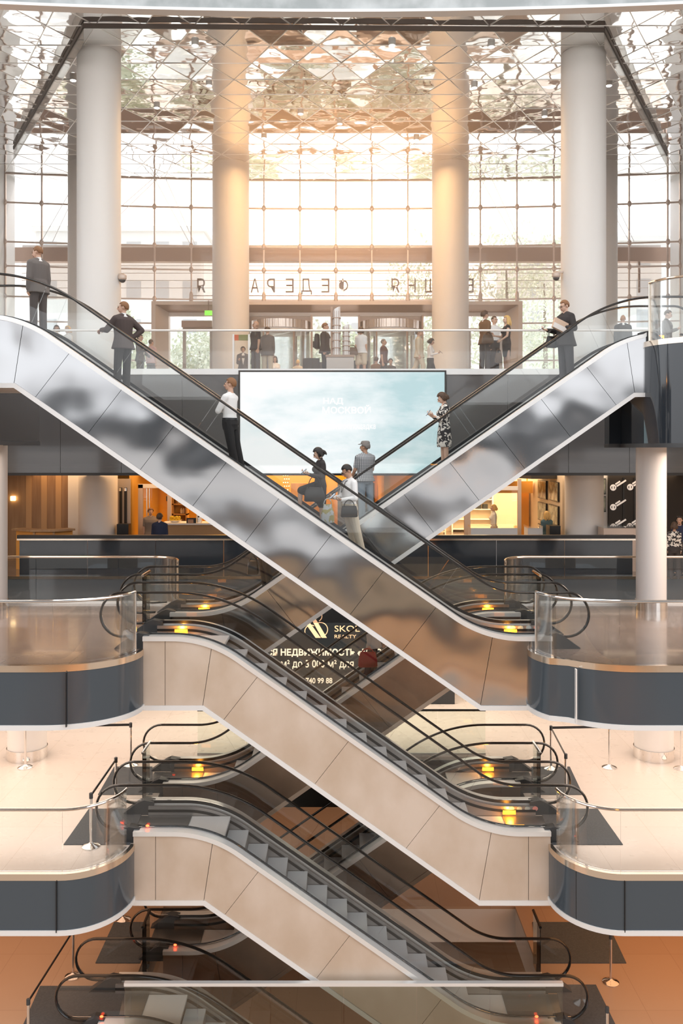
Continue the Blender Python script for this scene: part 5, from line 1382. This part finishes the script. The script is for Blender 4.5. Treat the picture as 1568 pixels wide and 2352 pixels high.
w4 = ride(EA, 731, 1030, 'person in a black dress stepping up with a phone and a handbag', -72, head=(-4, 28), top=('shirt', 'cloth_charcoal'), bottom=('skirt', 'cloth_black'), hair='hair_dark', hairstyle='wild', female=True, skin='skin_b', hmin=1.6,
     arms=((U(-.12, -.25, -1), U(.22, -.95, .30), U(.1, -.9, .35), U(.3, 0, .9), .6), (U(.16, -.18, -1), U(-.30, -.93, .22), U(-.1, -.9, .3), U(-.3, 0, .9), .6)),
     legs=((U(-.10, -.93, -.28), U(-.02, -.02, -1)), (U(.03, .01, -1), U(0, .01, -1))))
phone('phone in both hands of the woman in black', (w4['hand_r'] + w4['hand_l']) / 2 + Vector((-.03, 0, .03)), R(-72), 40)
bag('large black handbag hanging from the arm of the woman in black', (w4['elbow_l'] * .45 + w4['hand_l'] * .55) + Vector((.03, -.075, -.03)), .40, .28, .14, 'leather_black', R(0), .20)
m5 = ride(EA, 802, 1063, 'person in a white pullover and beige trousers looking down, carrying bags', -62, head=(-6, 30), top=('shirt', 'cloth_white'), bottom=('trousers', 'cloth_beige'), hair='hair_dark', shoes='shoe_tan', skin='skin_c', bulk=1.02, glasses=True,
     arms=((U(-.15, -.22, -1), U(.42, -.90, .02), U(.3, -.9, .1), U(.5, 0, .8), .7), (U(.25, -.05, -1), U(-.42, -.86, -.10), U(-.4, -.85, 0), U(-.3, 0, .9), .7)))
bag('glossy black handbag carried by the man in white', m5['hand_l'] * .45 + m5['elbow_l'] * .55 + Vector((.03, -.14, -.02)), .33, .22, .11, 'leather_black', R(0), .10, soft=.86)
bag('clear plastic shopping bag hanging from the hand of the man in white', m5['hand_r'] + Vector((-.06, -.20, -.02)), .26, .36, .10, 'plastic_goods', R(0), .10, name='shopping_bag', soft=.6)
phone('phone held by the man in white', (m5['hand_r'] + m5['hand_l']) / 2 + Vector((-.04, 0, .05)), R(-62), 40)
lan = MB(); z5 = m5['dz']
for sx in (-1, 1): lan.tube([Vector((sx * .070, .02, 1.49 + z5)), Vector((sx * .058, -.115, 1.42 + z5)), Vector((sx * .012, -.172, 1.22 + z5))], .006, 5)
lan.build('lanyard', 'cloth_charcoal', m5['root'], local=True)
m6 = ride(EB, 838, 1015, 'person in a checked shirt and flat cap, seen from behind against the video wall', -155, head=(38, 0), top=('tee', 'cloth_plaid'), bottom=('trousers', 'cloth_denim'), hair='hair_grey', hairstyle='cap', skin='skin_c', bulk=1.08,
     arms=((U(-.15, -.30, -1), U(0, -.9, -.1), U(0, -1, 0), DN, .6), (U(.20, -.15, -1), U(.1, -.55, -.75), U(0, -.8, -.5), U(-1, 0, 0), .5)))
w7 = ride(EB, 1020, 895, 'person in a black and white patterned dress reading a phone', -82, head=(-4, 30), top=('dress', 'cloth_floral'), bottom=('none', None), hair='hair_brown', hairstyle='bob', female=True, skin='skin_b', hmax=1.76,
     arms=((U(-.10, -.30, -1), U(.25, -.88, .45), U(.1, -.85, .5), U(.3, -.2, .8), .6), (U(.12, -.25, -1), U(-.25, -.90, .40), U(-.1, -.85, .5), U(-.3, -.2, .8), .6)), shoes='shoe_tan')
phone('phone held by the woman in the patterned dress', (w7['hand_r'] + w7['hand_l']) / 2 + Vector((-.03, 0, .03)), R(-82), 55)
m8 = ride(EB, 1298, 685, 'person in dark pullover and glasses with folder and phone, at the upper right', -66, head=(-4, 14), top=('loose', 'cloth_charcoal'), bottom=('trousers', 'cloth_jeans'), hair='hair_ginger', skin='skin_b', bulk=1.14, glasses=True, hmax=1.90,
     arms=((U(-.10, -.35, -1), U(.10, -.97, .05), U(0, -1, .1), U(.3, 0, .9), .45), (U(.42, -.05, -.9), U(-.62, -.75, .12), U(-.7, -.6, .0), U(-.3, .8, 0), .5)))
phone('phone in the outstretched hand of the man with the folder', m8['hand_r'] + Vector((-.05, -.02, .03)), R(-66), 30)
fo = MB().box((-.17, -.03, -.12), (.17, .03, .12)).build('paper_folder', 'paper_tan'); fo.location = m8['hand_l'] + Vector((.0, -.085, .03)); fo.rotation_euler = (R(-8), R(24), R(12)); tag(fo, 'tan folder of papers clasped by the man in the dark pullover', 'folder')
MB().box((-.165, -.034, -.115), (.165, -.028, .0)).build('loose_sheet', 'paper_sheet', fo, local=True)
bag('black shoulder bag at the hip of the man with the folder', m8['hand_r'] * .35 + m8['elbow_r'] * .65 + Vector((-.06, -.25, -.03)), .26, .26, .10, 'leather_black', R(20), .12, name='shoulder_bag')
# people on the shaded steel escalator and at the foot of the rear silver one
m9 = ride(ED, 858, 1395, 'person in a grey shirt and dark jeans carrying a dark red bag', 62, head=(0, 0), top=('loose', 'cloth_lightgrey'), bottom=('trousers', 'cloth_navy'), hair='hair_dark', shoes='shoe_white', hmax=1.76,
     arms=((U(-.12, .1, -1), U(-.05, -.05, -1), DN, U(1, 0, 0), .9), (U(.12, -.2, -1), U(0, -.5, -.9), DN, U(-1, 0, 0), .5)))
bag('dark red bag carried on the shaded steel escalator', m9['hand_r'] + Vector((-.03, -.13, .02)), .42, .33, .16, 'bag_red', R(6), .06, name='carry_bag', soft=.80)
m10 = ride(EB, 604, 1180, 'person all in black at the foot of the rear silver escalator', -60, top=('loose', 'cloth_black'), bottom=('trousers', 'cloth_black'), hair='hair_dark', hmax=1.76)
bag('black bag hanging beside the person all in black', m10['hand_r'] + Vector((-.10, -.24, .0)), .26, .30, .12, 'leather_black', R(0), .08, name='carry_bag')

# people in the entrance hall
def hall_person(x_px, head_y, H, label, rz, d=None, floor=L3, **k):
    d = d or (floor + H - CH) * F / (HZ - head_y)
    return person(label, ((x_px - CX) * d / F, d, floor + .004), R(rz), H=H, vox=.014, **k)
WALK = ((U(-.03, -.38, -1), U(0, .10, -1)), (U(.03, .30, -1), U(0, .55, -1)))
WALK2 = ((U(-.03, .20, -1), U(0, .40, -1)), (U(.03, -.35, -1), U(0, .05, -1)))
REACH = ((U(-.12, -.35, -1), U(.1, -.9, .1), U(0, -1, 0), U(1, 0, 0), .4), (U(.12, -.2, -1), U(0, -.7, -.5), U(0, -.8, -.4), U(-1, 0, 0), .4))
PH = ((U(-.12, -.2, -1), U(.15, -.95, .25), U(.1, -.9, .3), U(.3, 0, .9), .6), (U(.12, .05, -1), U(0, -.2, -1), DN, U(-1, 0, 0), .4))
hall_person(587, 738, 1.80, 'bald person in a dark polo shirt looking left, at the hall balustrade', -60, top=('tee', 'cloth_charcoal'), bottom=('trousers', 'cloth_trouser_grey'), hairstyle='bald', hair='hair_none', bulk=1.1, skin='skin_c')
b2 = hall_person(614, 752, 1.74, 'person in a grey jacket close behind the bald man', 170, top=('loose', 'cloth_grey_suit'), bottom=('trousers', 'cloth_beige'), hair='hair_brown')
bag('dark bag at the side of the person behind the bald man', b2['hand_l'] + Vector((-.19, -.16, .02)), .32, .28, .12, 'leather_black', R(10), .05, name='shoulder_bag')
hall_person(558, 797, 1.78, 'person in a dark suit and open white shirt standing by the totem', 8, top=('jacket', 'cloth_dark_suit'), bottom=('trousers', 'cloth_dark_suit'), hair='hair_brown', arms=(PH[0], PH[1]))
m6b = hall_person(746, 737, 1.82, 'person in a dark jacket with a backpack, left of the tower model', 78, d=28.7, top=('jacket', 'cloth_dark_suit'), bottom=('trousers', 'cloth_black'), hair='hair_ginger', head=(10, 6), bulk=1.1)
bp2 = m6b['M'] @ Vector((0, .245, 1.18)); t = empty('backpack', bp2, 'dark backpack on the back of the person by the tower model', 'backpack', rz=R(78))
MB().sweep([[(sx * .15 * q, sy * .075 * q + .01, z) for sx, sy in ((-1, -.7), (-.7, -1), (.7, -1), (1, -.7), (1, .7), (.7, 1), (-.7, 1), (-1, .7))] for z, q in ((-.24, .85), (-.2, 1), (.1, .98), (.22, .8), (.25, .5))]).build('body', 'cloth_charcoal', t, local=True, smooth=True)
MB().sweep([[(sx * .11 * q, sy * .03 + .10, z) for sx, sy in ((-1, -1), (1, -1), (1, 1), (-1, 1))] for z, q in ((-.2, .9), (-.02, 1), (0, .8))]).build('front_pocket', 'cloth_black', t, local=True)
w6 = hall_person(829, 752, 1.68, 'person in a white blouse with a brown shoulder bag, right of the tower model', 160, top=('tee', 'cloth_white'), bottom=('skirt', 'cloth_cream'), female=True, hair='hair_brown', hairstyle='bob')
bag('brown shoulder bag of the person in the white blouse', w6['elbow_l'] + Vector((-.13, -.24, .0)), .38, .26, .12, 'leather_brown', R(8), .06, name='shoulder_bag')
hall_person(881, 777, 1.74, 'person in a wine red polo shirt walking right, in front of the revolving door', 70, top=('tee', 'cloth_wine'), bottom=('trousers', 'cloth_charcoal'), hair='hair_grey', hairstyle='buzz', legs=WALK)
hall_person(962, 755, 1.76, 'person in a long cream coat walking right', 80, top=('loose', 'cloth_cream'), bottom=('trousers', 'cloth_cream'), hair='hair_grey', legs=WALK)
w10 = hall_person(988, 776, 1.66, 'person with dark hair and white blouse looking at a phone, beside the right entrance column', 82, top=('shirt', 'cloth_white'), bottom=('trousers', 'cloth_black'), female=True, hair='hair_dark', hairstyle='bob', head=(0, 22), arms=PH, legs=WALK2)
phone('phone held by the dark haired person by the right entrance column', w10['hand_r'] + Vector((.05, 0, .02)), R(82), 40)
m11 = hall_person(1113, 715, 1.86, 'person in a brown jacket, left of the standing group of three', 118, d=26.45, top=('jacket', 'cloth_brown'), bottom=('trousers', 'cloth_trouser_grey'), hair='hair_brown', arms=(PH[1], REACH[0]))
bag('brown satchel of the person in the brown jacket', m11['elbow_r'] + Vector((-.02, -.20, -.02)), .36, .26, .10, 'leather_brown', R(10), .05, name='shoulder_bag')
hall_person(1135, 727, 1.86, 'smiling person in a white shirt, in the middle of the standing group of three', 35, d=27.45, top=('shirt', 'cloth_white'), bottom=('trousers', 'cloth_charcoal'), hair='hair_brown', hairstyle='buzz', arms=(PH[1], REACH[0]), extra='belt')
w13 = hall_person(1163, 726, 1.72, 'blonde person in a dark sleeveless dress, right of the standing group of three', -80, d=26.5, top=('sleeveless', 'cloth_charcoal'), bottom=('slim', 'cloth_charcoal'), female=True, hair='hair_blond', hairstyle='long', arms=REACH, skin='skin_b')
bag('tan handbag of the blonde person in the dark dress', w13['hand_l'] + Vector((-.02, -.03, -.25)), .22, .30, .10, 'leather_brown', R(0), .10)
hall_person(1430, 724, 1.76, 'bald person in a dark jacket with back turned, right of the tall right column', 175, d=26.6, top=('jacket', 'cloth_charcoal'), bottom=('trousers', 'cloth_charcoal'), hairstyle='bald', hair='hair_none', bulk=1.12)
hall_person(1508, 728, 1.70, 'person in a dark suit at the far right, left of the taller one', 60, d=27.4, top=('jacket', 'cloth_dark_suit'), bottom=('trousers', 'cloth_charcoal'), hair='hair_dark')
hall_person(1531, 707, 1.90, 'tall person in a grey jacket at the far right, looking down', 62, d=26.5, head=(0, 18), top=('jacket', 'cloth_grey_suit'), bottom=('trousers', 'cloth_trouser_grey'), hair='hair_brown', arms=PH)
hall_person(347, 780, 1.76, 'person in a pink shirt beyond the silver escalator, left side of the hall', 150, top=('tee', 'cloth_pink'), bottom=('trousers', 'cloth_charcoal'), hair='hair_brown', hairstyle='buzz')
hall_person(322, 779, 1.74, 'person in dark clothes left of the one in pink', 70, d=31.0, top=('jacket', 'cloth_charcoal'), bottom=('trousers', 'cloth_charcoal'), hair='hair_dark', arms=REACH)
hall_person(130, 752, 1.70, 'brown haired person in white just showing over the silver escalator at the left', 20, d=28.4, top=('shirt', 'cloth_white'), bottom=('trousers', 'cloth_charcoal'), hair='hair_brown', female=True, hairstyle='bob')
hall_person(155, 750, 1.72, 'fair haired person in white just showing over the silver escalator, beside the left column', -30, d=28.7, top=('shirt', 'cloth_white'), bottom=('trousers', 'cloth_charcoal'), hair='hair_blond', female=True, hairstyle='bob')
# armchairs and seated people near the doors
def armchair(x_px, d, rz, label):
    x = (x_px - CX) * d / F
    t = empty('armchair', (x, d, L3), label, 'chair', 'armchairs in the entrance hall', rz=R(rz))
    MB().sweep([[(c * (.30 - .02 * k), .27 * s_ + .0 * k, z - .09) for c, s_ in [(math.cos(R(a)), math.sin(R(a))) for a in range(0, 360, 24)]] for k, z in enumerate((.36, .42, .46))]).build('seat', 'chair_dark', t, local=True, smooth=True)
    o = MB(); o.strip(arc(0, .02, .34, .30, 35, 145, 14), .04, .30, .80); o.build('backrest', 'chair_dark', t, local=True, smooth=True)
    for a in (45, 135, 225, 315): MB().tube([(.2 * math.cos(R(a)), .2 * math.sin(R(a)), .29), (.26 * math.cos(R(a)), .26 * math.sin(R(a)), 0)], .015, 6).build('leg', 'chrome', t, local=True)
    return x, d
SIT = ((U(-.1, -1, -.03), U(0, .05, -1)), (U(.1, -1, -.03), U(0, .05, -1)))
def seat_person(x_px, d, rz, label, **k):
    x = (x_px - CX) * d / F
    person(label, (x, d, L3 + .004), R(rz), H=1.70, vox=.014, legs=SIT, arms=((U(-.15, -.3, -1), U(.5, -.8, .1), U(.3, -.9, 0), DN, .5), (U(.15, -.3, -1), U(-.5, -.8, .1), U(-.3, -.9, 0), DN, .5)), **k)
for x_, d_, rz_, lb in ((631, 34.2, 5, 'dark armchair under the seated woman in white'), (684, 35.4, 175, 'dark armchair under the seated person with back turned'), (716, 30.2, 175, 'empty dark armchair between the bald man and the tower model'), (738, 31.6, 130, 'empty dark armchair just left of the pedestal'),
                        (822, 31.0, 200, 'empty dark armchair just right of the pedestal'), (864, 34.4, 160, 'dark armchair under the seated person right of the white blouse'), (897, 35.0, 20, 'dark armchair under the seated person behind the wine red polo')):
    armchair(x_, d_, rz_, lb)
seat_person(631, 34.2, 5, 'seated woman in white smiling at the camera, below the left revolving door', top=('tee', 'cloth_white'), bottom=('trousers', 'cloth_charcoal'), female=True, hair='hair_brown', hairstyle='long')
seat_person(684, 35.4, 175, 'seated person with back turned in a pale shirt, below the left revolving door', top=('tee', 'cloth_cream'), bottom=('trousers', 'cloth_charcoal'), hairstyle='buzz', hair='hair_blond')
seat_person(864, 34.4, 160, 'seated person with back turned in brown, between the white blouse and the red polo', top=('shirt', 'cloth_brown'), bottom=('trousers', 'cloth_charcoal'), hair='hair_brown')
seat_person(897, 35.0, 20, 'seated person in dark clothes behind the red polo', top=('shirt', 'cloth_charcoal'), bottom=('trousers', 'cloth_charcoal'), hair='hair_dark')

# people among the shops
def shop_person(x_px, head_y, H, label, rz, **k):
    d = (L2 + H - CH) * F / (HZ - head_y)
    return person(label, ((x_px - CX) * d / F, d, L2 + .004), R(rz), H=H, vox=.014, **k)
shop_person(346, 1168, 1.77, 'person in a grey T-shirt at the cafe counter', 20, top=('tee', 'cloth_tee_grey'), bottom=('trousers', 'cloth_charcoal'), hair='hair_ginger', bulk=1.1)
shop_person(367, 1180, 1.76, 'person in a navy jacket with back turned at the cafe counter', 170, top=('loose', 'cloth_navy'), bottom=('trousers', 'cloth_charcoal'), hair='hair_brown', bulk=1.12)
shop_person(1133, 1160, 1.74, 'fair haired person all in white behind the glass store front', -90, top=('shirt', 'cloth_white'), bottom=('trousers', 'cloth_white'), female=True, hair='hair_blond', hairstyle='bob')
shop_person(1255, 1175, 1.70, 'blonde person in a blue top beside the televisions', 190, top=('tee', 'cloth_teal'), bottom=('trousers', 'cloth_charcoal'), female=True, hair='hair_blond', hairstyle='long', skin='skin_b')
shop_person(1560, 1186, 1.76, 'person in a dark shirt at the right picture edge, in front of the shops', -30, top=('shirt', 'cloth_navy'), bottom=('trousers', 'cloth_charcoal'), hair='hair_dark')
shop_person(1548, 1200, 1.64, 'person in a patterned top at the right picture edge, half behind the slim column', 160, top=('shirt', 'cloth_floral'), bottom=('trousers', 'cloth_charcoal'), female=True, hair='hair_brown', hairstyle='bob')
